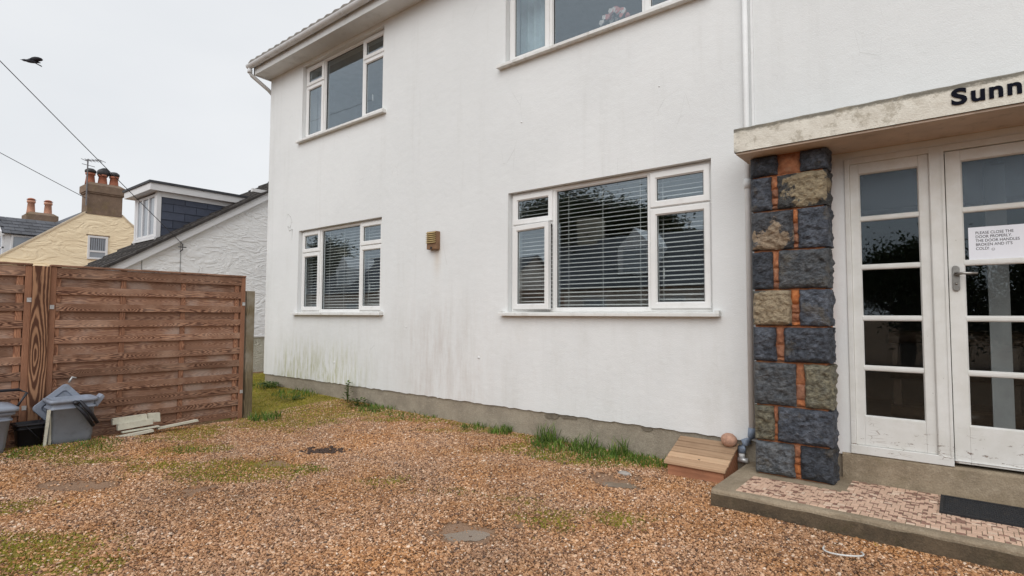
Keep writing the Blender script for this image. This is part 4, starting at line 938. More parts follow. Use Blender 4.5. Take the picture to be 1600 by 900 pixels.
# ------------------------------------------------------------------ recycling boxes and boards by the fence
M_BIN = plain('grey_recycling_plastic', (.27, .305, .375), .5, .08, 5, .05, 60, dirt=(.14, .15, .16), dirt_amt=.5)
M_BIND = plain('dark_recycling_plastic', (.13, .15, .19), .5, .1, 5)
M_BLACK = plain('black_plastic', (.012, .012, .018), .45, .2, 8)
M_CREAM = plain('weathered_white_board', (.62, .60, .50), .7, .12, 7, .3, 60, dirt=(.30, .28, .2), dirt_amt=.5)
def taper(cx, cy, z0, h, wx0, wy0, wx1, wy1, rnd=.04, hollow=True):
    """open tapered tub with rounded corners"""
    mb = MB(); n_ = 6
    def loop(wx, wy, z, inset=0):
        pts = []
        for qx_, qy_, a0 in ((1, 1, 0), (-1, 1, .5), (-1, -1, 1), (1, -1, 1.5)):
            for k in range(n_+1):
                t = math.pi*(a0+.5*k/n_); pts.append((cx+qx_*(wx/2-rnd)+(rnd-inset)*math.cos(t), cy+qy_*(wy/2-rnd)+(rnd-inset)*math.sin(t), z))
        return pts
    lv = lambda f: (wx0+(wx1-wx0)*f, wy0+(wy1-wy0)*f)
    loops = [loop(*lv(0), z0), loop(*lv(.14), z0+h*.14), loop(lv(.14)[0]+.008, lv(.14)[1]+.008, z0+h*.15), loop(*lv(.78), z0+h*.78), loop(lv(.78)[0]+.03, lv(.78)[1]+.03, z0+h*.785),
             loop(lv(.82)[0]+.03, lv(.82)[1]+.03, z0+h*.825), loop(*lv(.83), z0+h*.835), loop(*lv(.92), z0+h*.92), loop(lv(.92)[0]+.045, lv(.92)[1]+.045, z0+h*.925), loop(wx1+.045, wy1+.045, z0+h), loop(wx1-.01, wy1-.01, z0+h), loop(wx0, wy0, z0+.02)]
    k = len(loops[0]); vs = [v for l in loops for v in l]
    fs = [(i*k+j, i*k+(j+1) % k, (i+1)*k+(j+1) % k, (i+1)*k+j) for i in range(len(loops)-1) for j in range(k)]
    fs += [tuple(range(k))[::-1], tuple((len(loops)-1)*k+j for j in range(k))]
    return mb.add(vs, fs)
def zq(X, Y): return gzf(X, Y)
bz = gzf(-7.15, 1.62)+.0
rb = empty('recycling_box', (-7.17, 1.62, bz), 'grey tapered recycling box with black carry handle by the fence', 'bin')
taper(-7.17, 1.62, bz-.01, .46, .24, .33, .28, .36).build('tub', M_BIN, rb, True)
hb = MB()
for o_ in (0, .036): hb.tube([(-6.985, 1.615+o_, bz+.405+o_*.7), (-6.975, 1.70+o_, bz+.29+o_*.7), (-6.985, 1.775+o_, bz+.16+o_*.7)], [.014, .019, .017], 8)
hb.build('handle', M_BLACK, rb, True); MB().tube([(-7.02, 1.62, bz+.415), (-6.955, 1.62, bz+.415)], .022, 10).build('handle_pivot', M_BLACK, rb, True)
bevel(MB().prism([(1.79, bz+.40), (1.86, bz+.475), (1.885, bz+.44), (1.82, bz+.34)], 0, -7.17, -7.05).build('lug', M_BIN, rb), .01)
adopt(rb)
# lid leaning behind, turned on its corner
ld = empty('box_lid', (-7.34, 1.50, bz+.20), 'blue-grey box lid tilted on its corner behind the recycling box', 'lid')
lm = MB(); a_, b2 = .185, .135
def rr2(a, b, r_, x, n_=5):
    return [(x, sx*(a-r_)+r_*math.cos(t), sy*(b-r_)+r_*math.sin(t)) for sx, sy, s0 in ((1, 1, 0), (-1, 1, .5), (-1, -1, 1), (1, -1, 1.5)) for t in [math.pi*(s0+.5*k/n_) for k in range(n_+1)]]
L5 = [rr2(a_, b2, .04, -.02), rr2(a_, b2, .04, .012), rr2(a_-.05, b2-.05, .03, .012), rr2(a_-.058, b2-.058, .03, -.004)]; k = len(L5[0])
lm.add([v for l in L5 for v in l], [(i*k+j, i*k+(j+1) % k, (i+1)*k+(j+1) % k, (i+1)*k+j) for i in range(3) for j in range(k)]+[tuple(range(k))[::-1], tuple(3*k+j for j in range(k))])
lo = lm.build('lid_panel', M_BIN, ld); bevel(lo, .004)
for y_, z_ in ((.235, .155), (-.235, -.10), ): 
    h_ = MB(); h_.tube([(0, y_*.86, z_*.75), (0, y_*1.1, z_*.9), (.0, y_*1.18, z_*.7)], .011, 8); h_.build('clip', M_CLIP, ld, True)
ld.rotation_euler = (R(-40), 0, 0); ld.rotation_euler.y = R(0); ld.location = (-7.33, 1.56, bz+.37)
ld.rotation_euler = (R(40), R(-8), 0)
# cream strips leaning at the box's side
st = empty('leaning_strips', (-7.05, 1.44, bz), 'two thin cream strips leaning against the left side of the recycling box', 'strip')
for dy in (0, .075): MB().prism([(1.385+dy*.6, bz-.02), (1.405+dy*.6, bz-.02), (1.435+dy*.5, bz+.36), (1.410+dy*.5, bz+.36)], 0, -7.06-dy*.5, -7.03-dy*.5).build('strip', M_CREAM, st)
adopt(st)
bz2 = gzf(-7.1, 1.0)
rb2 = empty('recycling_box', (-7.12, 1.0, bz2), 'grey recycling box with domed lid and raised black handle at the photo left edge', 'bin')
taper(-7.14, .93, bz2-.01, .40, .27, .33, .34, .42).build('tub', M_BIN, rb2, True)
lm = MB(); L5 = []
for z_, a, b in ((0, .215, .255), (.03, .215, .255), (.05, .18, .22), (.075, .10, .13)): L5.append([(-7.14+q[1], q[2]+.93, bz2+.395+z_) for q in rr2(a, b, .05, 0)])
k = len(L5[0]); lm.add([v for l in L5 for v in l], [(i*k+j, i*k+(j+1) % k, (i+1)*k+(j+1) % k, (i+1)*k+j) for i in range(3) for j in range(k)]+[tuple(range(k))[::-1], tuple(3*k+j for j in range(k))]); lm.build('lid', M_BIN, rb2, True)
MB().tube([(-7.14, .68, bz2+.36), (-7.14, .66, bz2+.53), (-7.14, .74, bz2+.575), (-7.14, 1.20, bz2+.575), (-7.14, 1.265, bz2+.54), (-7.14, 1.17, bz2+.36)], .014, 8).build('handle', M_BLACK, rb2, True)
adopt(rb2)
bc = empty('food_caddy', (-7.22, 1.31, bz), 'small black food caddy between the two grey recycling boxes', 'bin')
taper(-7.24, 1.31, bz-.01, .24, .15, .17, .20, .22, .03).build('tub', M_BLACK, bc, True)
MB().tube([(-7.13, 1.26, bz+.22), (-7.12, 1.30, bz+.17), (-7.12, 1.38, bz+.06)], .006, 6).build('handle', M_BLACK, bc, True); adopt(bc)
# stacked broken white boards
gb = gzf(-7.15, 2.2)
for y0, y1, z0, z1, xo, lab, tl_ in ((2.0, 2.335, .13, .20, 0, 'upper white board of the stack against the fence', 2), (2.345, 2.475, .10, .20, -.02, 'short white block at the right of the board stack', -3), (2.035, 2.375, .075, .145, .05, 'second white board of the stack leaning on the top one', 3),
                               (2.07, 2.44, .045, .062, .08, 'thin white strip under the stacked boards', 2), (2.0, 2.36, .0, .035, .14, 'lowest broken white board lying in the grass', 4), (2.42, 2.86, .035, .060, .06, 'long thin white trim lying right of the board stack', 4)):
    L_ = y1-y0; h = z1-z0; pts = [(-L_/2, -h/2), (L_/2, -h/2+random.uniform(-.01, .01)*.4), (L_/2-.012, h/2), (-L_/2+.008, h/2), (-L_/2, h*.1)]
    o = MB().prism([(p[0], p[1]) for p in pts], 0, -.03, .03).build('white_board', M_CREAM, loc=(-7.22+xo, (y0+y1)/2, gb+(z0+z1)/2+.01)); bevel(o, .003); tag(o, lab, 'board', 'broken white boards by the fence')
    o.rotation_euler = (R(tl_), R(-4), R(random.uniform(-3, 3)))

# ------------------------------------------------------------------ neighbours: white bungalow with slate-hung dormer
def m_rough(name, c1, c2, stretch, sc, st_=1., dist=.04):
    s = NT(name); p = s.pos(); q = s.map(p, stretch); n1 = s.noise(q, sc, 3, .5, 1.6)
    rid = s.math('ABSOLUTE', s.math('MULTIPLY_ADD', n1, 2., -1.)); n2 = s.noise(q, sc*2.3, 3, .5, 1.2)
    c = s.mix(s.step(s.noise(p, .8, 5), .3, .7), c1, c2)
    h = s.add(s.mul(s.step(rid, 0, .35), .7), s.mul(n2, .7))
    return s.bsdf(c, .85, s.bump(h, st_, dist), spec=.2)
M_GABLE = m_rough('swirled_white_plaster', (.90, .90, .895), (.87, .87, .87), (1, 1, 2.4), 1.9, 1., .014)
M_YELLOW = m_rough('yellow_painted_rubble', (.93, .79, .56), (.90, .75, .52), (1, 1, 2.6), 1.1, 1., .018)
M_BTILE = plain('brown_grey_tile', (.055, .048, .046), .8, .25, 5, .5, 40, objrand=.25, dirt=(.09, .085, .05), dirt_amt=.5)
M_WTRIM = plain('white_trim', (.72, .72, .73), .5, .04, 3)
M_SLATE = plain('blue_slate', (.048, .058, .088), .55, .12, 8, .2, 40, objrand=.16)
M_SLATE2 = plain('grey_slate', (.085, .09, .105), .7, .2, 6, .3, 40, objrand=.22, dirt=(.13, .12, .10), dirt_amt=.4)
bg_ = empty('bungalow', (-13, 6, 0), 'white textured bungalow gable with blue slate dormer beyond the fence', 'house')
GS = .645; zb = lambda y: 2.36+GS*(y-3.82)
RY = 9.0
MB().add([(-13, 3.25, -.2), (-13, 15, -.2), (-13, 15, zb(3.25)), (-13, RY, zb(RY)), (-13, 3.25, zb(3.25)+.05), (-15.2, 3.25, -.2), (-15.2, 3.25, zb(3.25)+.05)], [(0, 1, 2, 3, 4), (0, 4, 6, 5)]).build('gable_wall', M_GABLE, bg_)
MB().prism([(2.95, zb(2.95)), (RY, zb(RY)), (RY, zb(RY)+.17), (2.95, zb(2.95)+.17)], 0, -12.98, -12.90).build('bargeboard', M_WTRIM, bg_)
rb_ = MB().prism([(2.82, zb(2.82)+.171), (RY, zb(RY)+.171), (RY, zb(RY)+.20), (2.82, zb(2.82)+.20)], 0, -15.25, -12.86).build('roof', M_BTILE, bg_)
nrow = int((RY-2.8)/.27); tmb = MB().prism([(-.02, .0), (.33, GS*.35-.028), (.33, GS*.35), (-.02, .040)], 0, 0, .305); tmb.add([(v[0]*.3+.0, v[1], v[2]+.018) for v in tmb.v[:8]], list(tmb.f[:6]))
bme = bpy.data.meshes.new('tile'); bme.from_pydata(tmb.v, [], tmb.f); bme.materials.append(M_BTILE); bulk = MB()
for j in range(nrow):
    y = 2.80+j*.27; z = zb(y)+.20
    for i in range(7):
        x = -13.165-i*.31+(.0 if j % 2 else .0)
        dz = random.uniform(0, .008)
        if True: link('tile', bme, rb_, (x, y, z+dz))
        else: bulk.add([(v[0]+x, v[1]+y, v[2]+z+dz) for v in tmb.v], tmb.f)
MB().tube([(-12.95, 2.90, zb(2.9)+.06), (-15.25, 2.90, zb(2.9)+.06)], .06, 10).build('gutter', M_WTRIM, bg_, True)
MB().box(-15.2, -13.0, 3.0, 3.05, zb(2.9)-.12, zb(2.9)+.12).build('fascia', M_WTRIM, bg_)
MB().tube([(-12.97, 2.92, zb(2.9)+.05), (-12.97, 3.0, zb(2.9)-.06), (-12.95, 3.2, zb(2.9)-.25), (-12.95, 3.2, 0)], .04, 10).build('downpipe', M_WTRIM, bg_, True)
MB().box(-12.99, -12.91, 6.2, 6.9, zb(6.55)+.155, zb(6.55)+.235).build('verge_end', M_WTRIM, bg_)
for yy in (4.0, 4.72): MB().box(-12.995, -12.988, yy, yy+.012, 0, zb(yy)).build('wall_joint', plain('joint_line', (.3, .3, .3), .8), bg_)
bkt = MB(); bkt.tube([(-13, 4.72, 2.72), (-12.88, 4.72, 2.74), (-12.88, 4.72, 2.86)], .012, 6); bkt.tube([(-12.9, 4.64, 2.80), (-12.9, 4.80, 2.80)], .010, 6); bkt.build('cable_bracket', M_BLACK, bg_)
# dormer
DX0, DX1, DYF = -14.82, -13.5, 4.43; dz1 = 4.03
dmr = MB(); dmr.add([(DX1, DYF, 2.7), (DX1, 6.6, 2.7), (DX1, 6.6, dz1), (DX1, DYF, dz1), (DX0, DYF, 2.7), (DX0, 6.6, 2.7), (DX0, 6.6, dz1), (DX0, DYF, dz1)], [(0, 1, 2, 3), (5, 4, 7, 6), (4, 0, 3, 7)])
dm = dmr.build('dormer', M_SLATE, bg_)
dr = MB(); dr.box(DX0-.22, DX1+.13, DYF-.20, 6.75, 4.035, 4.185); dr.build('dormer_fascia', M_WTRIM, bg_)
MB().box(DX0-.25, DX1+.16, DYF-.23, 6.8, 4.186, 4.235).build('dormer_roof', plain('dark_roof_felt', (.045, .047, .055), .7), bg_)
for a, b in ((DX1-.075, DX1+.035), (DX0-.03, DX0+.06)): MB().box(a, b, DYF-.035, DYF+.05, 2.95, 4.03).build('corner_board', M_WTRIM, dm)
MB().box(DX1-.0, DX1+.03, DYF+.055, 6.3, 3.93, 4.034).build('cheek_trim', M_WTRIM, dm)
row = 0; zz = 2.72
while zz < 3.95:
    yy = DYF+.055-(.24 if row % 2 else 0)
    while yy < 6.6:
        ya, yb_ = max(yy, DYF+.055)+.004, yy+.475
        if yb_ > ya+.03 and zz+.19 > zb(yb_)+.0 - .1 and zz < zb(yb_)+.9: MB().prism([(zz, .022), (zz+.205, .008), (zz+.205, .004), (zz, .006)], 1, -(yb_-ya)/2, (yb_-ya)/2).build('slate', M_SLATE, dm, loc=(DX1, (ya+yb_)/2, 0)) if False else \
            MB().add([(.024, -(yb_-ya)/2, 0), (.024, (yb_-ya)/2, 0), (.010, (yb_-ya)/2, .205), (.010, -(yb_-ya)/2, .205), (.0, -(yb_-ya)/2, 0), (.0, (yb_-ya)/2, 0), (.0, (yb_-ya)/2, .205), (.0, -(yb_-ya)/2, .205)],
                     [(0, 1, 2, 3), (4, 5, 1, 0), (0, 3, 7, 4), (1, 5, 6, 2), (3, 2, 6, 7)]).build('slate', M_SLATE, dm, loc=(DX1+.001, (ya+yb_)/2, zz))
        yy += .48
    zz += .18; row += 1
WX0, WX1, WZ0, WZ1 = DX0+.07, DX1-.085, 3.06, 4.0
dwn = MB(); dwn.ring(WX0, WX1, WZ0, WZ1, .06, DYF-.03, DYF+.03, .01); w3 = (WX1-WX0)/3
for k in (1, 2): dwn.box(WX0+w3*k-.03, WX0+w3*k+.03, DYF-.032, DYF+.028, WZ0+.05, WZ1-.05)
dwo = dwn.build('dormer_window', M_WTRIM, bg_)
M_FARGLASS = NT('far_glass'); M_FARGLASS = M_FARGLASS.bsdf((.30, .33, .37), .06, spec=.9)
for k in range(3): MB().box(WX0+w3*k+.05, WX0+w3*(k+1)-.05, DYF-.005, DYF+.005, WZ0+.05, WZ1-.05).build('pane', M_FARGLASS, dwo)
MB().box(DX0-.02, DX1+.04, DYF-.06, DYF-.005, 2.99, 3.045).build('sill', M_WTRIM, dwo)
MB().box(DX0, DX1+.01, DYF-.022, DYF-.002, 2.72, 2.985).build('lead_apron', plain('lead_sheet', (.22, .23, .26), .5, .1, 6), bg_)
adopt(bg_)
# low boundary wall between the houses
lw = MB(); lw.box(-12.12, -11.92, 5.55, 9.5, -.1, .86); lwo = lw.build('boundary_wall', m_rough('cream_roughcast', (.66, .64, .56), (.58, .56, .48), (4, 4, 4), 3., .8, .03)); tag(lwo, 'low cream rendered boundary wall in the gap behind the house corner', 'wall')
bevel(MB().box(-12.15, -11.89, 5.52, 9.5, .861, .91).build('coping', M_WTRIM, lwo), .01)

# ------------------------------------------------------------------ yellow house with chimneys
yh = empty('yellow_house', (-24, 6, 0), 'yellow painted house gable with tall brown chimney and grey slate roof', 'house')
YX = -24.0
ys_l = (4.94-3.18)/(5.6-3.42)
MB().add([(YX, 1.4, 0), (YX, 10, 0), (YX, 10, 2.4), (YX, 6.74, 4.98), (YX, 5.58, 4.94), (YX, 3.42, 3.18), (YX, 1.4, 3.05)], [(0, 1, 2, 3, 4, 5, 6)]).build('gable_wall', M_YELLOW, yh)
MB().prism([(1.4, 3.0), (5.0, 2.80), (5.0, 2.86), (1.4, 3.07)], 0, YX, YX+.16).build('ledge', M_YELLOW, yh)
M_COP = plain('cream_verge', (.62, .52, .38), .8, .1, 4)
MB().prism([(3.2, 3.18-.22*ys_l), (5.6, 4.93), (5.6, 5.0), (3.2, 3.25-.22*ys_l)], 0, YX-.3, YX+.02).build('verge', M_COP, yh)
MB().prism([(6.72, 4.96), (7.6, 4.08), (7.6, 4.16), (6.72, 5.04)], 0, YX-.3, YX+.02).build('verge', M_COP, yh)
yr = MB().prism([(2.9, 3.18-.52*ys_l+.03), (6.1, 5.36), (9.5, 2.6), (9.5, 2.5), (6.1, 5.28), (2.9, 3.18-.52*ys_l-.05)], 0, -32.5, YX-.02).build('roof', M_SLATE2, yh)
M_CHIM = m_concrete('brown_chimney_render', (.24, .17, .125), (.16, .115, .085), (.30, .22, .16), (.20, .15, .07), 1.2)
M_POT = plain('terracotta', (.36, .13, .075), .8, .2, 8, .2, 30); M_POT2 = plain('pale_terracotta', (.50, .26, .17), .8, .15, 8); M_COWL = plain('dark_cowl', (.03, .028, .03), .5)
def chimney(x0, x1, y0, y1, z0, z1, pots, pm, ph):
    c = MB().box(x0, x1, y0, y1, z0, z1-.42).build('chimney', M_CHIM, yh)
    k = MB(); k.box(x0-.04, x1+.04, y0-.04, y1+.04, z1-.425, z1-.37); k.box(x0-.07, x1+.07, y0-.07, y1+.07, z1-.372, z1-.12)
    v = [(x0-.072, y0-.072), (x1+.072, y0-.072), (x1+.072, y1+.072), (x0-.072, y1+.072)]; w_ = [(x0+.1, y0+.08), (x1-.1, y0+.08), (x1-.1, y1-.08), (x0+.1, y1-.08)]
    k.add([(*p, z1-.12) for p in v]+[(*p, z1) for p in w_], [(0, 1, 5, 4), (1, 2, 6, 5), (2, 3, 7, 6), (3, 0, 4, 7), (4, 5, 6, 7)]); k.build('chimney_cap', M_CHIM, c)
    for y, kind in pots:
        MB().lathe([(.16, -.05), (.145, .05), (.12, ph*.8), (.15, ph*.82), (.15, ph), (.10, ph)], ((x0+x1)/2, y, z1), 14).build('chimney_pot', pm, c, True)
        if kind == 1: MB().lathe([(.10, ph), (.17, ph+.02), (.17, ph+.10), (.10, ph+.16), (.02, ph+.17)], ((x0+x1)/2, y, z1), 14).build('cowl', M_COWL, c, True)
        if kind == 2: 
            q = MB(); q.tube([((x0+x1)/2-.12, y, z1+ph+.08), ((x0+x1)/2+.12, y+.03, z1+ph+.08)], .17, 14); q.build('cowl', M_COWL, c, True)
        if kind == 3: MB().lathe([(.13, ph+.03), (.17, ph+.04), (.10, ph+.10), (.02, ph+.12)], ((x0+x1)/2, y, z1), 14).build('cowl', M_POT, c, True)
    return c
ch1 = chimney(-24.66, -23.98, 5.64, 6.70, 4.93, 6.10, ((5.78, 1), (6.15, 2), (6.50, 1)), M_POT, .36)
chimney(-31.8, -31.0, 5.25, 6.20, 4.3, 5.78, ((5.40, 3), (5.98, 3)), M_POT2, .52)
an = MB(); an.tube([(-23.9, 5.59, 5.2), (-23.9, 5.59, 6.86)], .022, 6); an.tube([(-23.9, 5.50, 6.80), (-23.7, 5.95, 6.84)], .014, 5)
for k in range(6): q = k/5; an.tube([(-23.9+.2*q-.12, 5.50+.45*q-.08, 6.80+.04*q+.06), (-23.9+.2*q+.12, 5.50+.45*q+.08, 6.80+.04*q-.06)], .010, 4)
an.tube([(-23.9, 5.42, 6.66), (-23.9, 5.80, 6.62)], .01, 4); an.build('aerial', plain('grey_aerial', (.16, .16, .17), .5), ch1)
wy = MB(); wy.ring(-.30, .30, -.42, .42, .07, -.02, .03, .01); wyo = wy.build('window', M_WTRIM, yh, loc=(YX+.03, 6.0, 3.73)); wyo.rotation_euler.z = R(90)
MB().box(-.24, .24, -.0, .01, -.10, .35).build('pane', M_FARGLASS, wyo); MB().box(-.24, .24, 0, .01, -.35, -.16).build('pane', M_FARGLASS, wyo); MB().box(-.24, .24, -.015, .02, -.16, -.10).build('window_bar', M_WTRIM, wyo)
for k in range(7): MB().box(-.22+k*.065, -.20+k*.065, -.004, -.001, -.08, .34).build('blind_vane', plain('vane', (.08, .085, .10), .7), wyo)
MB().box(YX+.001, YX+.012, 5.66, 6.36, 4.15, 4.20).build('window_head', plain('brown_lintel', (.22, .15, .09), .8), yh)
# front dormer with pitched slate roof
ex0, ex1 = -26.9, -24.75; ef = 3.62
MB().add([(ex1, ef, 3.0), (ex1, 5.1, 3.0), (ex1, 5.1, 4.07), (ex1, ef, 4.07), (ex0, ef, 3.0), (ex0, ef, 4.07), ((ex0+ex1)/2, ef, 4.68)], [(0, 1, 2, 3), (4, 0, 3, 6, 5)]).build('dormer_wall', M_WTRIM, yh)
rdr = MB().add([(ex1+.12, ef-.12, 4.03), (ex1+.12, 5.4, 4.03), ((ex0+ex1)/2, 5.9, 4.70), ((ex0+ex1)/2, ef-.12, 4.70), (ex0-.12, ef-.12, 4.03), (ex0-.12, 5.4, 4.03)], [(0, 1, 2, 3), (3, 2, 5, 4)]).build('dormer_roof', M_SLATE2, yh)
A = Vector((ex1+.12, ef-.12, 4.035)); B = Vector((ex1+.12-1.195, ef-.12, 4.705)); up = (B-A)/5
for j in range(5):
    for i in range(7):
        q = A+up*j+Vector((0, i*.27+(.13 if j % 2 else 0), 0)); e_ = up*1.25; nn_ = Vector((.5, 0, .87))
        vs_ = [q+nn_*.03, q+nn_*.03+Vector((0, .262, 0)), q+e_+nn_*.012+Vector((0, .262, 0)), q+e_+nn_*.012]; vs_ += [v-nn_*.012 for v in vs_]
        MB().add(vs_, [(0, 1, 2, 3), (7, 6, 5, 4), (0, 4, 5, 1), (1, 5, 6, 2), (2, 6, 7, 3), (3, 7, 4, 0)]).build('slate', M_SLATE2, rdr)
for s_ in (-1, 1):
    xe = ex1+.16 if s_ > 0 else ex0-.16; xm = (ex0+ex1)/2
    MB().add([(xe, ef-.16, 3.93), (xe, ef-.16, 4.09), (xm, ef-.16, 4.76), (xm, ef-.16, 4.60), (xe, ef-.10, 3.93), (xe, ef-.10, 4.09), (xm, ef-.10, 4.76), (xm, ef-.10, 4.60)], [(0, 1, 2, 3), (7, 6, 5, 4), (0, 4, 5, 1), (1, 5, 6, 2), (3, 2, 6, 7), (0, 3, 7, 4)]).build('dormer_bargeboard', M_WTRIM, yh)
sw_ = MB().ring(-.62, .62, -.40, .36, .06, -.02, .03, .01).build('dormer_window', M_WTRIM, yh, loc=(ex1+.03, 4.40, 3.66)); sw_.rotation_euler.z = R(90)
MB().box(-.57, .57, 0, .01, -.35, .31).build('pane', M_FARGLASS, sw_)
MB().box(ex1-.55, ex1-.1, ef-.03, ef-.005, 3.2, 3.95).build('dormer_front_window', M_FARGLASS, yh)
for a in (ex1-.58, ex1-.10): MB().box(a, a+.05, ef-.05, ef-.004, 3.15, 4.0).build('window_post', M_WTRIM, yh)
MB().box(ex1-.58, ex1-.05, ef-.05, ef-.004, 3.55, 3.60).build('window_bar', M_WTRIM, yh)
adopt(yh)

# ------------------------------------------------------------------ overhead cables, bird
M_WIRE = plain('black_cable', (.05, .05, .055), .6)
def wire(a, b, sag, r_, label, ext=1.0):
    a, b = Vector(a), Vector(b); pts = [a.lerp(b, t)-Vector((0, 0, sag*4*t*(1-t))) for t in np.linspace(0, ext, 40)]
    tag(MB().tube(pts, r_, 6).build('overhead_cable', M_WIRE, None, True), label, 'cable', 'overhead cables')
def along(px_, py_, d): return CAM+(fw+rv*(px_-800)/FPX+uv*(450-py_)/FPX)*d
p1 = along(0, 86, 8.6); p2 = Vector((-12.88, 4.72, 2.86)); p0 = p1+(p1-p2).normalized()*9
wire(p0, p2, .10, .0065, 'upper overhead cable running down to the white bungalow gable')
p1 = along(0, 232, 18); p2 = Vector((-23.9, 5.59, 5.45)); p0 = p1+(p1-p2).normalized()*14
wire(p0, p2, .25, .011, 'lower overhead cable running to the brown chimney')
bird_c = along(50, 96, 14)
def bird():
    """flying crow: spindle body, one broad wing raised, the other swept away, fanned tail"""
    f = (-rv*.62-uv*.10-fw*.78).normalized(); up = (uv-f*uv.dot(f)).normalized(); vs, fs = [], []; s_ = f.cross(up)
    prof = [(-.17, .010, .010), (-.11, .024, .022), (-.05, .040, .038), (.02, .047, .045), (.08, .040, .040), (.12, .028, .028), (.15, .030, .030), (.18, .020, .020), (.20, .008, .008), (.235, .002, .002)]; n_ = 10
    for t, w_, h_ in prof:
        for k in range(n_): a = 2*math.pi*k/n_; vs.append(bird_c+f*t+s_*w_*math.cos(a)+up*h_*math.sin(a))
    fs += [(i*n_+k, i*n_+(k+1) % n_, (i+1)*n_+(k+1) % n_, (i+1)*n_+k) for i in range(len(prof)-1) for k in range(n_)]+[tuple(range(n_))[::-1], tuple((len(prof)-1)*n_+k for k in range(n_))]
    for d1, c1, W_ in (((rv*.90+uv*.30+fw*.25).normalized(), (uv*.62-rv*.25-fw*.70).normalized(), [(-.02, .06, -.06), (.06, .085, -.06), (.13, .085, -.045), (.19, .06, -.045), (.23, .02, -.03)]),
                       ((-rv*.80+uv*.33+fw*.5).normalized(), (uv*.25-fw*.9+rv*.1).normalized(), [(-.02, .06, -.06), (.09, .07, -.06), (.19, .045, -.05), (.27, .01, -.04)])):
        o = len(vs); n1 = d1.cross(c1)
        for d, a, b in W_:
            for e in (.006, -.006): vs += [bird_c+up*.015+d1*d+c1*a+n1*e, bird_c+up*.015+d1*d+c1*b+n1*e]
        for i in range(len(W_)-1): a = o+4*i; b = a+4; fs += [(a, b, b+1, a+1), (a+3, b+3, b+2, a+2), (a, a+2, b+2, b), (a+1, b+1, b+3, a+3)]
        e = o+4*(len(W_)-1); fs += [(e, e+2, e+3, e+1), (o, o+1, o+3, o+2)]
    t1 = (rv*.80-uv*.42+fw*.45).normalized(); t2 = t1.cross(uv).normalized(); o = len(vs); n1 = t1.cross(t2)
    for e in (.006, -.006): vs += [bird_c+t1*.04+t2*.018+n1*e, bird_c+t1*.04-t2*.018+n1*e, bird_c+t1*.21-t2*.04+n1*e, bird_c+t1*.21+t2*.04+n1*e]
    fs += [(o, o+1, o+2, o+3), (o+7, o+6, o+5, o+4), (o, o+3, o+7, o+4), (o+1, o+5, o+6, o+2), (o+2, o+6, o+7, o+3)]
    return MB().add(vs, fs)
tag(bird().build('bird', plain('black_feather', (.02, .02, .028), .6), None, True), 'small dark bird flying in the grey sky above the cables', 'bird')

# ------------------------------------------------------------------ across the street (seen only in the window glass)
M_LEAF = m_leaf('dark_tree_leaves', [(0, (.02, .035, .012)), (.6, (.045, .07, .022)), (1, (.08, .10, .035))], .2)
M_BARK = plain('bark', (.10, .075, .055), .9, .3, 6, .6, 30)
def tree(x, y, h, rx, rz, n_, label, name='tree', lf=.095):
    root = empty(name, (x, y, 0), label, 'tree' if name == 'tree' else 'hedge', 'trees and hedge across the street'); t = MB(); zc_ = h-rz
    t.tube([(x, y, -.1), (x+.1, y, h*.3), (x, y+.1, h*.55), (x+.05, y, h*.8)], [.22, .17, .12, .05], 8); cl_ = []
    for k in range(14):
        a = random.uniform(0, 6.28); e = random.uniform(-.5, 1.3); q = Vector((x+rx*.72*math.cos(a)*math.cos(e), y+rx*.72*math.sin(a)*math.cos(e), zc_+rz*.72*math.sin(e))); cl_.append(q)
        t.tube([(x, y, h*.4), tuple(Vector((x, y, h*.45)).lerp(q, .6)), tuple(q)], [.08, .05, .015], 5)
    t.build('trunk', M_BARK, root); mb = MB()
    for k in range(n_):
        q = random.choice(cl_); d = Vector((random.gauss(0, 1), random.gauss(0, 1), random.gauss(0, .8)))*rx*.22; c = q+d
        a = Vector((random.uniform(-1, 1), random.uniform(-1, 1), random.uniform(-1, 1))).normalized(); b = a.orthogonal().normalized(); l = lf*random.uniform(.6, 1.4)
        mb.add([c-a*l, c+b*l*.5, c+a*l, c-b*l*.5], [(0, 1, 2, 3)])
    mb.build('crown', M_LEAF, root); adopt(root)
tree(-16.5, -15, 8.0, 3.3, 3.2, 34000, 'dark leafy tree mirrored in the wide ground-floor window')
tree(-13.0, -16.5, 7.4, 2.6, 3.0, 26000, 'smaller dark tree mirrored beside the chimney in the wide window')
tree(-36.0, -13, 7.4, 2.4, 3.3, 9000, 'dark tree mirrored in the small far ground-floor window')
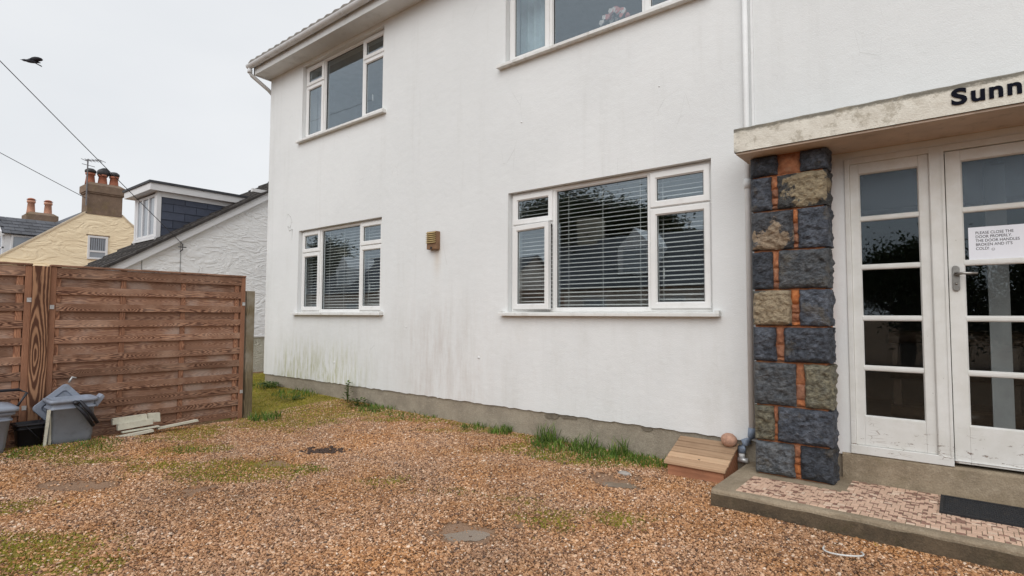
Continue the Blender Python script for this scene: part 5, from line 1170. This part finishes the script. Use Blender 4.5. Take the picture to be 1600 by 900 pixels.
def far_house(x0, x1, y, eave, ridge, label, dx):
    h = empty('opposite_house', ((x0+x1)/2, y, 0), label, 'house', 'houses across the street'); M_W = plain('pinkish_render', (.66, .58, .52), .9, .1, 1); D_ = 6
    MB().add([(x0, y, -.1), (x1, y, -.1), (x1, y, eave), (x0, y, eave), (x0, y-D_, -.1), (x1, y-D_, -.1), (x1, y-D_, eave), (x0, y-D_, eave), (x0, y-D_/2, ridge), (x1, y-D_/2, ridge)], [(1, 0, 3, 2), (0, 4, 7, 8, 3), (5, 1, 2, 9, 6), (4, 5, 6, 7)]).build('wall', M_W, h)
    MB().prism([(y+.35, eave-.12), (y-D_/2, ridge+.1), (y-D_-.35, eave-.12), (y-D_-.35, eave-.22), (y-D_/2, ridge), (y+.35, eave-.22)], 0, x0-.2, x1+.2).build('roof', M_SLATE2, h)
    MB().box(x0+(x1-x0)*.28, x0+(x1-x0)*.28+1.1, y-D_/2-.4, y-D_/2+.4, eave, ridge+1.1).build('chimney', plain('buff_chimney', (.46, .40, .30), .9), h)
    for k in range(3):
        xx = x0+(x1-x0)*(.2+.3*k); w_ = MB().ring(xx-.55, xx+.55, .9, 2.1, .07, -.02, .04, .01).build('window', M_WTRIM, h, loc=(0, y+.02, 0)); w_.scale.y = -1; MB().box(xx-.5, xx+.5, .0, .01, .95, 2.05).build('pane', M_FARGLASS, w_)
    zb_ = eave+.35; d = MB(); d.add([(dx-.75, y-.2, zb_), (dx+.75, y-.2, zb_), (dx+.75, y-.2, zb_+1.15), (dx, y-.2, zb_+1.9), (dx-.75, y-.2, zb_+1.15), (dx-.75, y-2.4, zb_+1.15), (dx+.75, y-2.4, zb_+1.15), (dx, y-2.6, zb_+1.9), (dx-.75, y-1.2, zb_), (dx+.75, y-1.2, zb_)],
                                 [(1, 0, 4, 3, 2), (1, 2, 6, 9), (0, 8, 5, 4), (2, 3, 7, 6), (4, 5, 7, 3)]); d.build('dormer', M_WTRIM, h)
    MB().box(dx-.5, dx+.5, y-.195, y-.18, zb_+.1, zb_+1.05).build('dormer_pane', M_FARGLASS, h); adopt(h)
far_house(-17.5, -6.2, -10.0, 2.7, 5.0, 'low pinkish house with white dormer mirrored in the wide window', -10.1)
far_house(-40, -27, -10.5, 2.9, 5.2, 'low pinkish house with white dormer mirrored in the small far window', -31.0)
tree(-1.2, -9.0, 3.3, 1.9, 1.6, 30000, 'tall dark shrub mirrored in the door side light', 'shrub', .05)
tree(2.4, -9.6, 3.5, 2.0, 1.7, 30000, 'tall dark shrub mirrored in the front door', 'shrub', .05)
